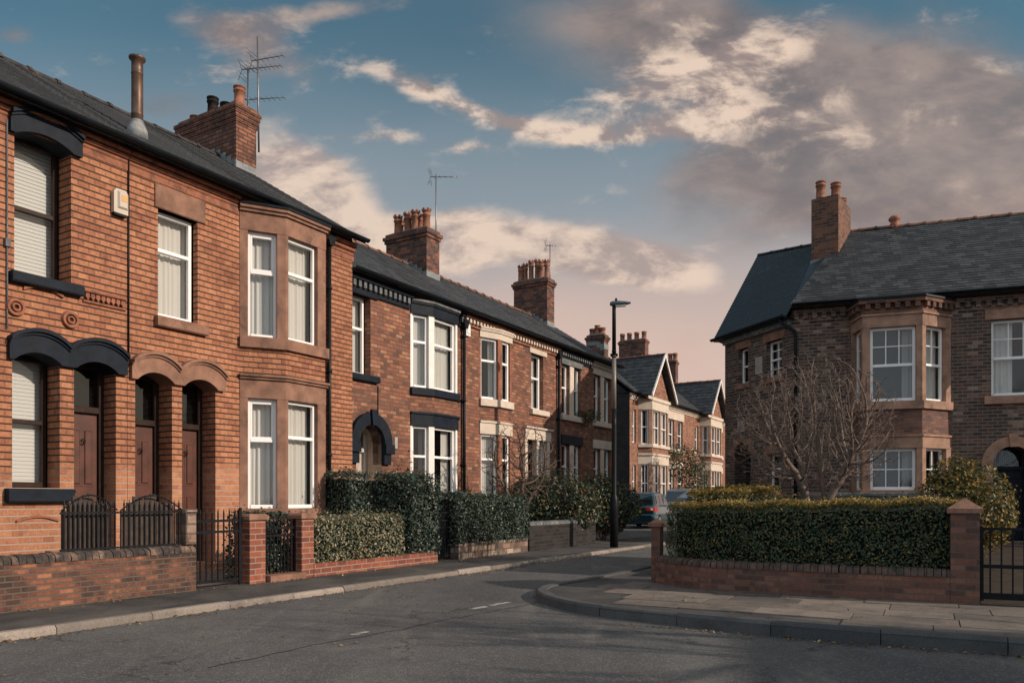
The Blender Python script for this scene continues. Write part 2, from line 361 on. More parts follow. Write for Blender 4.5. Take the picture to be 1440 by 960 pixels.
def M_asphalt():
    k = NT('asphalt_road'); p = k.obj()
    g = k.noise(p, 95, 3, .7); v = k.n('ShaderNodeTexVoronoi', {'Vector': p, 'Scale': 75.0}); vr = v.outputs['Distance']
    spd = k.n('ShaderNodeSeparateColor', {0: v.outputs['Color']}).outputs[0]
    mp = k.n('ShaderNodeMapping', {'Vector': p, 'Rotation': (0, 0, rad(31)), 'Scale': (1.0, .32, 1)}).outputs[0]
    big = k.noise(mp, .55, 5, .6, .3); mid = k.noise(p, 2.6, 6, .7, .2); wear = k.noise(mp, 1.3, 7, .68, .8)
    c = k.mix(k.ramp(big, [(.35, 0), (.65, 1)]), (.062, .064, .068), (.118, .116, .113))
    c = k.mix(k.m('MULTIPLY', k.ramp(mid, [(.4, 0), (.7, 1)]), .5), c, (.056, .056, .058))
    c = k.mix(k.ramp(wear, [(.54, 0), (.70, .6)]), c, (.19, .176, .16))
    c = k.mix(.75, c, k.ramp(g, [(.3, (.45, .45, .45)), (.7, (1.55, 1.55, 1.56))]), 'MULTIPLY')
    c = k.mix(k.ramp(spd, [(.82, 0), (.88, .45)]), c, (.22, .218, .215))
    # cracks: edges of big warped cells
    wv = k.n('ShaderNodeVectorMath', {0: p, 1: k.n('ShaderNodeVectorMath', {0: k.n('ShaderNodeTexNoise', {'Vector': p, 'Scale': 1.5, 'Detail': 6.0, 'Roughness': .65}).outputs['Color'], 1: (1.4, 1.4, 0)}, operation='MULTIPLY').outputs[0]}, operation='ADD').outputs[0]
    ve = k.n('ShaderNodeTexVoronoi', {'Vector': wv, 'Scale': .34}, feature='DISTANCE_TO_EDGE').outputs['Distance']
    cr = k.m('MULTIPLY', k.ramp(ve, [(.002, 1), (.0055, 0)]), k.ramp(k.noise(p, .8, 2), [(.45, 0), (.55, 1)]))
    c = k.mix(k.m('MULTIPLY', cr, .7), c, (.018, .018, .019))
    h = k.m('ADD', k.m('MULTIPLY', vr, -.8), k.m('ADD', g, k.m('MULTIPLY', cr, -1.5)))
    return k.set(color=c, rough=k.ramp(big, [(.3, .78), (.7, .92)]), normal=k.bump(h, .65, .008), spec=.35)
MT['asphalt'] = M_asphalt()
def M_path():
    k = NT('dark_asphalt_pavement'); p = k.obj(); g = k.noise(p, 80, 3, .7); b = k.noise(p, 1.1, 5, .65, .4)
    c = k.mix(k.ramp(b, [(.35, 0), (.65, 1)]), (.036, .036, .038), (.10, .094, .088))
    c = k.mix(.7, c, k.ramp(g, [(.28, (.5, .5, .5)), (.72, (1.5, 1.5, 1.5))]), 'MULTIPLY')
    return k.set(color=c, rough=.9, normal=k.bump(g, .5, .006), spec=.3)
MT['path'] = M_path()
def M_flag(name, lo, hi):
    k = NT(name); p = k.obj(); r = k.n('ShaderNodeSeparateXYZ', {0: k.n('ShaderNodeUVMap', uv_map='rnd').outputs[0]})
    c = k.mix(r.outputs[0], lo, hi)
    f = k.noise(p, 3.5, 6, .7, .4); c = k.mix(k.ramp(f, [(.45, 0), (.7, .6)]), c, tuple(x * .5 for x in lo))
    g = k.noise(p, 60, 4, .65); c = k.mix(.6, c, k.ramp(g, [(.3, (.6, .6, .6)), (.7, (1.35, 1.35, 1.35))]), 'MULTIPLY')
    return k.set(color=c, rough=.85, normal=k.bump(k.m('ADD', g, f), .35, .006), spec=.35)
MT['flag'] = M_flag('paving_flag', (.07, .066, .064), (.24, .20, .168))
MT['kerb_pale'] = M_flag('pale_kerb_stone', (.16, .14, .122), (.29, .25, .215))
MT['kerb_dark'] = M_flag('dark_kerb_stone', (.055, .06, .066), (.095, .095, .095))
MT['marking'] = M_plain('worn_white_paint', (.36, .35, .33), .8, .35, 22, bump=.3, dirt=(.10, .098, .095))

LEAF = {
 'privet': M_leaf('privet_leaf', [(0, (0.021, 0.042, 0.025)), (.5, (0.052, 0.091, 0.042)), (.8, (0.074, 0.108, 0.046)), (.93, (0.179, 0.134, 0.034)), (1, (0.336, 0.190, 0.034))], .5),
 'dark': M_leaf('dark_hedge_leaf', [(0, (0.018, 0.035, 0.030)), (.55, (0.038, 0.070, 0.052)), (.9, (0.061, 0.092, 0.061)), (1, (0.146, 0.129, 0.056))], .42),
 'variegated': M_leaf('variegated_leaf', [(0, (0.052, 0.070, 0.038)), (.4, (0.101, 0.115, 0.061)), (.7, (0.224, 0.213, 0.134)), (.92, (0.403, 0.370, 0.258)), (1, (0.403, 0.224, 0.067))], .5),
 'golden': M_leaf('golden_leaf', [(0, (.03, .042, .016)), (.45, (.075, .085, .024)), (.75, (.20, .14, .03)), (1, (.42, .25, .04))], .5, .35),
 'sun_rim': M_leaf('sun_painted_leaf', [(0, (.07, .07, .02)), (.35, (.24, .16, .03)), (.7, (.42, .25, .035)), (1, (.58, .36, .06))], .5, .4),  # sunlight on the hedge tops put into the leaf colour
 'rust': M_leaf('rust_leaf', [(0, (0.052, 0.052, 0.035)), (.4, (0.121, 0.068, 0.041)), (.75, (0.246, 0.101, 0.039)), (1, (0.448, 0.213, 0.067))], .55, .35),
 'russet': M_leaf('russet_twig_leaf', [(0, (0.081, 0.041, 0.030)), (.5, (0.179, 0.090, 0.056)), (1, (0.302, 0.179, 0.112))], .6),
 'everg': M_leaf('evergreen_leaf', [(0, (0.018, 0.035, 0.025)), (.5, (0.044, 0.074, 0.042)), (.85, (0.081, 0.095, 0.041)), (.95, (0.224, 0.112, 0.034)), (1, (0.370, 0.168, 0.039))], .42),
}
MT['leaf_litter'] = M_leaf('fallen_leaf', [(0, (.07, .035, .02)), (.5, (.20, .11, .045)), (1, (.36, .25, .12))], .8, .1)

# ------------------------------------------------------------------ foliage
def leaf_mesh(name, P, Nrm, size, mat, parent=None, seed=1, aspect=.5, core=None, core_mat=None, kind=None, flat=.0):
    """P points, Nrm preferred facing, one folded leaf each"""
    g = np.random.default_rng(seed); n = len(P); P = np.asarray(P, float); Nrm = np.asarray(Nrm, float)
    q = Nrm + g.normal(0, .55 * (1 - flat), (n, 3)); q /= np.linalg.norm(q, axis=1)[:, None]
    t = g.normal(0, 1, (n, 3)); t -= q * (t * q).sum(1)[:, None]; t /= np.linalg.norm(t, axis=1)[:, None]
    b = np.cross(q, t); s = size * g.uniform(.6, 1.35, n)[:, None]
    A = P - t * s * .5; B = P + t * s * .5; mid = P - q * s * .10
    C = P + b * s * aspect * .5 + q * s * .06; D = P - b * s * aspect * .5 + q * s * .06
    V = np.stack([A, C, B, D], 1).reshape(-1, 3)
    faces = np.arange(n * 4).reshape(n, 4)
    ru, rv = g.uniform(0, 1, n), g.uniform(0, 1, n)
    UV = np.repeat(np.stack([ru, rv], 1), 4, 0)
    vs = [tuple(x) for x in V]; fs = [tuple(x) for x in faces]; mi = [0] * n
    if core is not None:
        off = len(vs); vs += [tuple(x) for x in core.v]; fs += [tuple(i + off for i in f) for f in core.f]; mi += [1] * len(core.f)
        UV = np.vstack([UV, np.zeros((sum(len(f) for f in core.f), 2))])
    root = parent
    while root is not None and root.parent is not None: root = root.parent
    if root is not None:
        M = np.array(root.matrix_basis.inverted()); VV = np.array(vs) @ M[:3, :3].T + M[:3, 3]; vs = [tuple(x) for x in VV]
    me = bpy.data.meshes.new(name); me.from_pydata(vs, [], fs); me.materials.append(mat)
    if core is not None: me.materials.append(core_mat)
    me.polygons.foreach_set('material_index', mi)
    L = me.uv_layers.new(name='rnd'); L.data.foreach_set('uv', UV.astype(np.float32).ravel()); me.update()
    o = bpy.data.objects.new(name, me); COL.objects.link(o)
    if parent is not None: o.parent = parent
    if kind: o['kind'] = kind
    return o
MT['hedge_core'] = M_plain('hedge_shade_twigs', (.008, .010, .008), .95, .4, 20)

def hedge(name, label, path, width, z0, z1, leaf, size, dens, seed, lump=.05, top_leaf=None, cat='hedge', group=None, zf=None, shag=.10, top_dens=900):
    """clipped hedge along a plan path (its street face), width to the left of the path direction; zf(t) -> top height"""
    g = np.random.default_rng(seed); P = np.array(path, float); seg = np.diff(P, axis=0); L = np.linalg.norm(seg, axis=1); cum = np.r_[0, np.cumsum(L)]; T = cum[-1]
    zf = zf or (lambda t: z1)
    def at(s):
        i = np.clip(np.searchsorted(cum, s, 'right') - 1, 0, len(L) - 1); f = (s - cum[i]) / L[i]
        p = P[i] + seg[i] * f[:, None]; e = seg[i] / L[i][:, None]; return p, e, np.stack([-e[:, 1], e[:, 0]], 1)
    c = thing(name, label, cat, (P[0][0], P[0][1], z0), math.atan2(seg[0][1], seg[0][0]), group)
    tops = np.array([zf(t / T) for t in np.linspace(0, T, 60)])
    ztop = lambda s: np.interp(s, np.linspace(0, T, 60), tops)
    area = {'front': T * (z1 - z0), 'back': T * (z1 - z0) * .4, 'top': T * width, 'end': width * (z1 - z0) * 2}
    pts, nrm = [], []
    ph = g.uniform(0, 6.28, 6)
    def lumpf(s, h): return lump * (np.sin(s * 5.1 + ph[0] + h * 3) * .5 + np.sin(s * 2.3 + h * 6.7 + ph[1]) * .6 + np.sin(s * 11 + h * 9 + ph[2]) * .35)
    for fc, ar in area.items():
        n = int(ar * dens); s = g.uniform(0, T, n); dep = np.abs(g.normal(0, 1, n)) * shag * .6 - shag * .25
        far = g.random(n) < .06; dep = np.where(far, -g.uniform(0, shag * 1.1, n), dep)
        if fc in ('front', 'back'):
            h = g.uniform(0, 1, n); p, e, nn = at(s); z = z0 + h * (ztop(s) - z0); off = dep - lumpf(s, z)
            rc = np.clip((z - (ztop(s) - .12)) / .12, 0, 1) * .06; off = off + rc
            w = off if fc == 'front' else width - off
            q = p + nn * w[:, None]; pts.append(np.c_[q, z]); sg = -1 if fc == 'front' else 1
            nrm.append(np.c_[nn * sg, np.full(n, .25)])
        elif fc == 'top':
            p, e, nn = at(s); w = g.uniform(0, width, n); z = ztop(s) - dep + lumpf(s, w) * .6
            q = p + nn * w[:, None]; pts.append(np.c_[q, z]); nrm.append(np.c_[nn * -.15, np.full(n, 1.0)])
        else:
            sd = g.integers(0, 2, n); s = np.where(sd == 0, 0.0, T - 1e-6); p, e, nn = at(s); w = g.uniform(0, width, n); z = z0 + g.uniform(0, 1, n) * (ztop(s) - z0)
            sgn = np.where(sd == 0, -1, 1)[:, None]; q = p + nn * w[:, None] + e * sgn * (-(dep - lumpf(w, z)))[:, None]
            pts.append(np.c_[q, z]); nrm.append(np.c_[e * sgn, np.full(n, .2)])
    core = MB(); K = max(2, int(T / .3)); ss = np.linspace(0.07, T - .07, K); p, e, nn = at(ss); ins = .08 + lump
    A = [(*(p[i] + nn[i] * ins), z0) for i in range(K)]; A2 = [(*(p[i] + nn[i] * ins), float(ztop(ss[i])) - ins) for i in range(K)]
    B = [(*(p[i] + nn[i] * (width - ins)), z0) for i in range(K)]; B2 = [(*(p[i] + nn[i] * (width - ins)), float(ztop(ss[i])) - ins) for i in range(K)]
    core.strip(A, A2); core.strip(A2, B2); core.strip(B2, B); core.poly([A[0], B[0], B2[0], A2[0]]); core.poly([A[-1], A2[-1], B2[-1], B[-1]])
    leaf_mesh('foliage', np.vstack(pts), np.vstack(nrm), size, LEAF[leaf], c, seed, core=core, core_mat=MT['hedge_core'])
    sh = []; sn = []
    for i in range(int(T * 9)):                     # stray shoots standing out of the clipped top
        s0 = g.uniform(0, T, 1); p, e, nn = at(s0); w = g.uniform(0, width * .7); Ls = g.uniform(.04, .13); b = np.array([*(p[0] + nn[0] * w), float(ztop(s0)[0])]); dr = np.array([g.normal(0, .35), g.normal(0, .35), 1.0])
        for q in range(int(Ls / .022)): sh.append(b + dr * .022 * (q + .5) + g.normal(0, .01, 3)); sn.append(np.array([g.normal(), g.normal(), .6]))
    leaf_mesh('shoots', sh, sn, size * .85, LEAF[leaf], c, seed + 90)
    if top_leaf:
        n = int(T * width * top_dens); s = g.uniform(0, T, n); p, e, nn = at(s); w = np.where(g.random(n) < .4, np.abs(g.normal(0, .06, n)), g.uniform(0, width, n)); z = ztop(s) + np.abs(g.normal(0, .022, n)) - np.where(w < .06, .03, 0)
        q = p + nn * w[:, None]; leaf_mesh('sunlit_tips', np.c_[q, z], np.c_[nn * -.5 + e * .4, np.full(n, .5)], size * .9, LEAF[top_leaf], c, seed + 50)  # golden leaf layer paints the sun along the top
    return c

def bush(name, label, x, y, z0, rx, ry, rz, leaf, size, n, seed, cat='bush', stem='bark_dark', lumps=9, droop=0.0, group=None, up=.35):
    g = np.random.default_rng(seed); r0 = thing(name, label, cat, (x, y, z0), 0, group)
    mb = MB(); rr = random.Random(seed)
    for q in range(6):
        an = rr.uniform(0, 6.28); pts = [(x + rr.uniform(-.05, .05), y + rr.uniform(-.05, .05), z0)]
        for t in (.35, .7, 1.0): pts.append((x + math.cos(an) * rx * .6 * t + rr.uniform(-.04, .04), y + math.sin(an) * ry * .6 * t, z0 + rz * 1.3 * t))
        mb.tube(pts, [.02, .015, .01, .005], 5)
    mb.build('stems', MT[stem], r0)
    C = [(0, 0, rz, .78)]
    for i in range(lumps):
        v = g.normal(0, 1, 3); v /= np.linalg.norm(v); f = g.uniform(.4, .7)
        C.append((v[0] * rx * f, v[1] * ry * f, rz + v[2] * rz * f * .9, g.uniform(.32, .55)))
    pts, nr = [], []
    wts = np.array([c[3] ** 2 for c in C]); wts /= wts.sum()
    for c, wt in zip(C, wts):
        k = int(n * wt); v = g.normal(0, 1, (k, 3)); v /= np.linalg.norm(v, axis=1)[:, None]
        rr_ = c[3] * (1 - np.abs(g.normal(0, .16, k)) + (g.random(k) < .08) * g.uniform(0, .3, k))
        p = np.array([x + c[0], y + c[1], z0 + c[2]]) + v * rr_[:, None] * np.array([rx, ry, rz])
        pts.append(p); nr.append(v + np.array([0, 0, up]))
    P = np.vstack(pts); Nn = np.vstack(nr); kk = P[:, 2] > z0 + .02
    leaf_mesh('foliage', P[kk], Nn[kk], size, LEAF[leaf], r0, seed)
    return r0

def bare_tree(name, label, x, y, z0, stems, mat, seed, levels=6, r0=.035, L0=.8, ratio=.74, spread=.75, kids=(2, 3), up=.25, cat='tree'):
    rr = random.Random(seed); root = thing(name, label, cat, (x, y, z0))
    tb = MB(); cb = MB()
    def grow(p, d, L, r, lv):
        pts = [p]; q = p; n = 3 if lv < 3 else 2; dd = d.copy()
        for i in range(n):
            dd = (dd + Vector((rr.gauss(0, .17), rr.gauss(0, .17), rr.gauss(.04, .12)))).normalized(); q = q + dd * (L / n); pts.append(q)
        re = max(r * .67, .0031); rs = [r + (re - r) * i / n for i in range(n + 1)]
        (tb if lv == 0 else cb).tube([tuple(v) for v in pts], rs, 6 if lv < 2 else (4 if lv < 4 else 3), cap=lv < 2)
        if lv >= levels: return
        k = rr.choice(kids)
        for j in range(k):
            bp = pts[-1] if j < 2 else pts[rr.randint(1, n)]
            side = Vector((rr.gauss(0, 1), rr.gauss(0, 1), rr.gauss(0, .5))); side = (side - dd * side.dot(dd)).normalized()
            nd = (dd + side * rr.uniform(.35, .95) * spread + Vector((0, 0, up * rr.uniform(.0, 1)))).normalized()
            grow(bp, nd, L * ratio * rr.uniform(.75, 1.2), re * (1.0 if j == 0 else rr.uniform(.65, .9)), lv + 1)
    for (dx, dy, lean, sc) in stems:
        grow(Vector((x + dx, y + dy, z0)), Vector((lean[0], lean[1], 1)).normalized(), L0 * sc, r0 * sc, 0)
    tb.build('trunk', MT[mat], root, uv=False); cb.build('crown', MT[mat], root, uv=False)
    return root

def grown_tree(name, label, x, y, z0, stems, centre, radii, mat, seed, n=900, step=.07, kill=.10, reach=.9, r_tip=.0032, cat='tree', low=-.75, expo=2.35):
    """leafless tree grown towards points spread through its crown; stems are polylines (dx, dy, z) from the ground"""
    g = np.random.default_rng(seed); root = thing(name, label, cat, (x, y, z0))
    A = []
    while len(A) < n:
        q = g.uniform(-1, 1, 3); l = np.linalg.norm(q)
        if l < 1 and q[2] > low and g.random() < .25 + .75 * l and (q[2] > -.2 or math.hypot(q[0], q[1]) > .35): A.append(np.array(centre) + q * np.array(radii) * (1 + g.normal(0, .05)))
    A = np.array(A); P, par = [], []
    for st in stems:
        prev = -1; pts = [np.array([x + a, y + b, z]) for a, b, z in st]
        for k in range(len(pts) - 1):
            L = np.linalg.norm(pts[k + 1] - pts[k]); m = max(1, int(L / step))
            for t in range(m + (k == len(pts) - 2)):
                P.append(pts[k] + (pts[k + 1] - pts[k]) * t / m + g.normal(0, .006, 3)); par.append(prev); prev = len(P) - 1
    base_n = len(P)
    for it in range(90):
        if not len(A): break
        V = np.array(P); D = np.linalg.norm(A[:, None] - V[None], axis=2); near = D.argmin(1); dm = D[np.arange(len(A)), near]; keep = dm > kill; act = keep & (dm < reach)
        if not act.any(): break
        new = {}
        for a, nr in zip(A[act], near[act]): v = a - V[nr]; new.setdefault(nr, []).append(v / np.linalg.norm(v))
        for nr, vs_ in new.items():
            d = np.sum(vs_, 0) + g.normal(0, .22, 3) * len(vs_) ** .5 + np.array([0, 0, .12]); l = np.linalg.norm(d)
            if l < 1e-6: continue
            P.append(V[nr] + d / l * step); par.append(int(nr))
        A = A[keep]
    kids = {}
    for i_, p_ in enumerate(par): kids.setdefault(p_, []).append(i_)
    # short twigs at and along the ends
    for i_ in range(base_n, len(P)):
        if g.random() < .75 and len(kids.get(i_, [])) <= 1:
            d = P[i_] - P[par[i_]]; d = d / np.linalg.norm(d) + g.normal(0, .55, 3) + np.array([0, 0, .25]); d /= np.linalg.norm(d); prev = i_; q = P[i_]
            for k in range(g.integers(1, 4)): q = q + (d + g.normal(0, .2, 3)) * step * .6; P.append(q); par.append(prev); prev = len(P) - 1
    kids = {}
    for i_, p_ in enumerate(par): kids.setdefault(p_, []).append(i_)
    rr_ = np.zeros(len(P))
    for i_ in range(len(P) - 1, -1, -1):
        ch = kids.get(i_, []); rr_[i_] = r_tip if not ch else sum(rr_[c] ** expo for c in ch) ** (1 / expo)
    tb, cb = MB(), MB(); used = set()
    def chain(i_, start):
        pts, rs = ([P[start], P[i_]], [min(rr_[start], rr_[i_] * 1.15), rr_[i_]]) if start >= 0 else ([P[i_]], [rr_[i_] * 1.25])
        while True:
            ch = kids.get(i_, [])
            if not ch: break
            ch = sorted(ch, key=lambda c: -rr_[c])
            for c in ch[1:]: todo.append((c, i_))
            i_ = ch[0]; pts.append(P[i_]); rs.append(rr_[i_])
        if len(pts) > 1: (tb if start < 0 else cb).tube([tuple(v) for v in pts], [float(v) for v in rs], 7 if rs[0] > .015 else (5 if rs[0] > .007 else 3), cap=rs[0] > .01)
    todo = [(i_, -1) for i_ in kids[-1]]
    while todo: chain(*todo.pop())
    tb.build('trunk', MT[mat], root, uv=False); cb.build('crown', MT[mat], root, uv=False)
    return root

# ------------------------------------------------------------------ building pieces
def wall(mb, fr, a0, a1, z0, z1, holes, rev=.3, m=0, rm=None, d=0.0):
    """wall face with rectangular openings (a0, a1, z0, z1[, reveal depth]) and their reveals"""
    rm = m if rm is None else rm
    A = sorted({a0, a1, *[v for h in holes for v in h[:2] if a0 < v < a1]}); Z = sorted({z0, z1, *[v for h in holes for v in h[2:4] if z0 < v < z1]})
    for i in range(len(A) - 1):
        run = None
        for j in range(len(Z) - 1):
            ca, cz = (A[i] + A[i + 1]) / 2, (Z[j] + Z[j + 1]) / 2
            inside = any(h[0] < ca < h[1] and h[2] < cz < h[3] for h in holes)
            if not inside: mb.poly([fr.w(A[i], d, Z[j]), fr.w(A[i + 1], d, Z[j]), fr.w(A[i + 1], d, Z[j + 1]), fr.w(A[i], d, Z[j + 1])], m)
    for h in holes:
        b0, b1, c0, c1 = h[:4]; D = d + (h[4] if len(h) > 4 else rev); W = fr.w
        mb.poly([W(b0, d, c0), W(b0, d, c1), W(b0, D, c1), W(b0, D, c0)], rm)
        mb.poly([W(b1, d, c0), W(b1, D, c0), W(b1, D, c1), W(b1, d, c1)], rm)
        mb.poly([W(b0, d, c1), W(b1, d, c1), W(b1, D, c1), W(b0, D, c1)], rm)
        mb.poly([W(b0, d, c0), W(b0, D, c0), W(b1, D, c0), W(b1, d, c0)], rm)
    return mb

def folds(name, fr, a0, a1, z0, z1, d, mat, parent, seed, amp=.022, wl=.085):
    r = random.Random(seed); n = max(8, int((a1 - a0) / .012)); mb = MB(); p1, p2 = r.uniform(0, 6), r.uniform(0, 6)
    A, B = [], []
    for i in range(n + 1):
        a = a0 + (a1 - a0) * i / n; x = a / wl * 6.283
        dd = amp * (math.sin(x + p1 + .8 * math.sin(x * .31)) * .7 + math.sin(x * .53 + p2) * .5)
        A.append(fr.w(a, d + dd, z0)); B.append(fr.w(a, d + dd * .6, z1))
    mb.strip(A, B, 0, True)
    return mb.build(name, mat, parent, uv=False)

def window(parent, fr, a0, a1, z0, z1, d, bars=(.62,), mat='upvc', fw=.055, cover='net', seed=0, top_inner=False, grid=None, mull=(), glass='glass', dep=.06, label=None):
    """window frame with its pane and what hangs behind it; bars are heights (0..1) of transoms, mull widths (0..1) of mullions"""
    m = MT[mat]; mb = MB(); H = z1 - z0; W = a1 - a0
    mb.bbox(fr, a0, a0 + fw, d, d + dep, z0, z1, .006); mb.bbox(fr, a1 - fw, a1, d, d + dep, z0, z1, .006)
    mb.bbox(fr, a0 + fw, a1 - fw, d, d + dep, z1 - fw, z1, .006); mb.bbox(fr, a0 + fw, a1 - fw, d - .012, d + dep, z0, z0 + fw * 1.15, .006)
    ys = [z0 + fw]
    for b in bars:
        zb = z0 + H * b; mb.bbox(fr, a0 + fw, a1 - fw, d - .004, d + dep, zb - fw * .5, zb + fw * .5, .006); ys.append(zb)
    ys.append(z1 - fw)
    for b in mull:
        ab = a0 + W * b; mb.bbox(fr, ab - fw * .5, ab + fw * .5, d - .002, d + dep, z0 + fw, z1 - fw, .006)
    if top_inner:                                   # an opening light has a second frame
        q = ys[-2] + fw * .5; i = fw * .62
        for (x0, x1, y0, y1) in ((a0 + fw, a0 + fw + i, q, z1 - fw), (a1 - fw - i, a1 - fw, q, z1 - fw), (a0 + fw + i, a1 - fw - i, q, q + i), (a0 + fw + i, a1 - fw - i, z1 - fw - i, z1 - fw)):
            mb.bbox(fr, x0, x1, d + .006, d + dep, y0, y1, .006)
    if grid:
        for (nx, nz, g0, g1) in grid:
            y0, y1 = z0 + H * g0, z0 + H * g1
            for i in range(1, nx): ab = a0 + fw + (W - 2 * fw) * i / nx; mb.box(fr, ab - .011, ab + .011, d + .010, d + .040, y0, y1)
            for j in range(1, nz): zb = y0 + (y1 - y0) * j / nz; mb.box(fr, a0 + fw, a1 - fw, d + .012, d + .038, zb - .011, zb + .011)
    o = mb.build('window', m, parent)
    if label: o['label'] = label
    p = MB(); p.poly([fr.w(a0 + fw * .8, d + .03, z0 + fw), fr.w(a1 - fw * .8, d + .03, z0 + fw), fr.w(a1 - fw * .8, d + .03, z1 - fw * .8), fr.w(a0 + fw * .8, d + .03, z1 - fw * .8)])
    p.build('pane', MT[glass], o, uv=False)
    if cover == 'net': folds('curtain', fr, a0 + .01, a1 - .01, z0, z1, d + .16, MT['curtain'], o, seed)
    elif cover == 'drapes':
        w = W * (.30 + .06 * (seed % 3)); folds('curtain', fr, a0 + .01, a0 + w, z0, z1, d + .16, MT['curtain'], o, seed); folds('curtain', fr, a1 - w, a1 - .01, z0, z1, d + .16, MT['curtain'], o, seed + 1)
    elif cover == 'dimdrapes':
        w = W * .27; folds('curtain', fr, a0 + .01, a0 + w, z0, z1, d + .2, MT['drape'], o, seed); folds('curtain', fr, a1 - w, a1 - .01, z0, z1, d + .2, MT['drape'], o, seed + 1)
    elif cover == 'blind':
        b = MB(); n = int(H / .05)
        for i in range(n):
            zz = z0 + H * i / n; b.poly([fr.w(a0 + .02, d + .13, zz), fr.w(a1 - .02, d + .13, zz), fr.w(a1 - .02, d + .140, zz + .049), fr.w(a0 + .02, d + .140, zz + .049)])
        b.build('blind', MT['blind'], o, uv=False)
    elif cover == 'half':
        folds('curtain', fr, a0 + .01, a1 - .01, z0 + H * .0, z0 + H * .62, d + .18, MT['curtain'], o, seed)
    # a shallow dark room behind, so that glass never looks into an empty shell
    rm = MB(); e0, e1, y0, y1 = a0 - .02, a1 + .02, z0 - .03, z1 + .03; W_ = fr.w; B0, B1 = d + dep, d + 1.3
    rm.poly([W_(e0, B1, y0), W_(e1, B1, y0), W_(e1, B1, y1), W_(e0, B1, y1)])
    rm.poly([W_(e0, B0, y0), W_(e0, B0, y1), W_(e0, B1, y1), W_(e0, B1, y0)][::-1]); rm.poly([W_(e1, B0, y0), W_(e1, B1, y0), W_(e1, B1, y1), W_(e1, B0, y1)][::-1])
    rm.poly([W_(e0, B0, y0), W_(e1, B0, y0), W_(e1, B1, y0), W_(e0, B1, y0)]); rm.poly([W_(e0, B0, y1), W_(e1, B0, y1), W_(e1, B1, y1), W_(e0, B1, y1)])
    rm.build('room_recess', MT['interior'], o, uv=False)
    return o

def door(parent, fr, a0, a1, z0, zt, z1, d, mat='door_brown', fmat='timber_dark', fan='glass_dark', panels=((.12, .46, 2), (.54, .9, 2)), knob=True, label=None):
    """door leaf with raised panels under a fanlight; zt is the transom"""
    f = .07; fm = MB()
    fm.bbox(fr, a0, a0 + f, d - .02, d + .1, z0, z1, .008); fm.bbox(fr, a1 - f, a1, d - .02, d + .1, z0, z1, .008); fm.bbox(fr, a0 + f, a1 - f, d - .02, d + .1, z1 - f, z1, .008)
    fm.bbox(fr, a0 + f, a1 - f, d - .03, d + .1, zt - .045, zt + .045, .008)
    dl = MB(); x0, x1, y0, y1 = a0 + f + .004, a1 - f - .004, z0 + .01, zt - .05
    dl.box(fr, x0, x1, d + .03, d + .075, y0, y1)
    W, H = x1 - x0, y1 - y0
    for (p0, p1, n) in panels:
        for i in range(n):
            q0 = x0 + W * (.12 + i * (.8 / n)); q1 = q0 + W * (.8 / n - .06)
            dl.box(fr, q0 - .012, q1 + .012, d + .022, d + .031, y0 + H * p0 - .012, y0 + H * p1 + .012); dl.bbox(fr, q0 + .018, q1 - .018, d + .006, d + .024, y0 + H * p0 + .018, y0 + H * p1 - .018, .012)
    o = dl.build('door', MT[mat], parent)
    if label: o['label'] = label
    fm.build('frame', MT[fmat], o)
    g = MB(); g.poly([fr.w(a0 + f, d + .03, zt + .045), fr.w(a1 - f, d + .03, zt + .045), fr.w(a1 - f, d + .03, z1 - f), fr.w(a0 + f, d + .03, z1 - f)]); g.build('fanlight', MT[fan], o, uv=False)
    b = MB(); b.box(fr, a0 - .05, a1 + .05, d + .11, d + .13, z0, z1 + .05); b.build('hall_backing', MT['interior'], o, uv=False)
    if knob:
        kb = MB(); c = fr.w(x0 + .08, d, y0 + H * .5); kb.lathe(c[0], c[1], [(.0, c[2] - .03), (.028, c[2] - .02), (.034, c[2]), (.028, c[2] + .02), (.0, c[2] + .03)], 8)
        q_ = fr.w(x0 + W * .5, d - .01, 0); kb.tube([fr.w(x0 + W * .5 + .028 * math.cos(t), d - .008, y0 + H * .82 + .04 * math.sin(t)) for t in [i * .7 for i in range(10)]], .007, 5)
        kb.build('door_furniture', MT['iron'], o, uv=False)
    return o

def arc(a0, a1, zs, rise, n=14):
    """segmental arc from (a0, zs) over to (a1, zs)"""
    h = (a1 - a0) / 2; 
    if rise >= h * .999: return [(a0 + h - h * math.cos(math.pi * i / n), zs + rise * math.sin(math.pi * i / n)) for i in range(n + 1)]
    Rr = (h * h + rise * rise) / (2 * rise); th = math.asin(h / Rr)
    return [(a0 + h + Rr * math.sin(-th + 2 * th * i / n), zs + rise - Rr + Rr * math.cos(-th + 2 * th * i / n)) for i in range(n + 1)]

def hood(parent, fr, a0, a1, b0, b1, zs, rise, th, d0, d1, mat, name='lintel', mould=True, label=None):
    """arched stone head: opening a0..a1, stone b0..b1"""
    lo = arc(a0, a1, zs, rise); up = arc(b0, b1, zs + th, rise * (b1 - b0) / (a1 - a0))
    mb = MB(); mb.band(fr, lo, up, d0, d1)
    # blocks beyond the opening, down to the springing
    if a0 - b0 > .02: mb.box(fr, b0, a0, d0 + .002, .0, zs - .002, zs + th)
    if b1 - a1 > .02: mb.box(fr, a1, b1, d0 + .002, .0, zs - .002, zs + th)
    if mould:
        up2 = [(a, z + .05) for a, z in up]; mb.band(fr, up, up2, d0 - .06, .0); up3 = [(a, z - .035) for a, z in up]; mb.band(fr, up3, up, d0 - .025, .0)
    o = mb.build(name, MT[mat], parent)
    if label: o['label'] = label
    return o

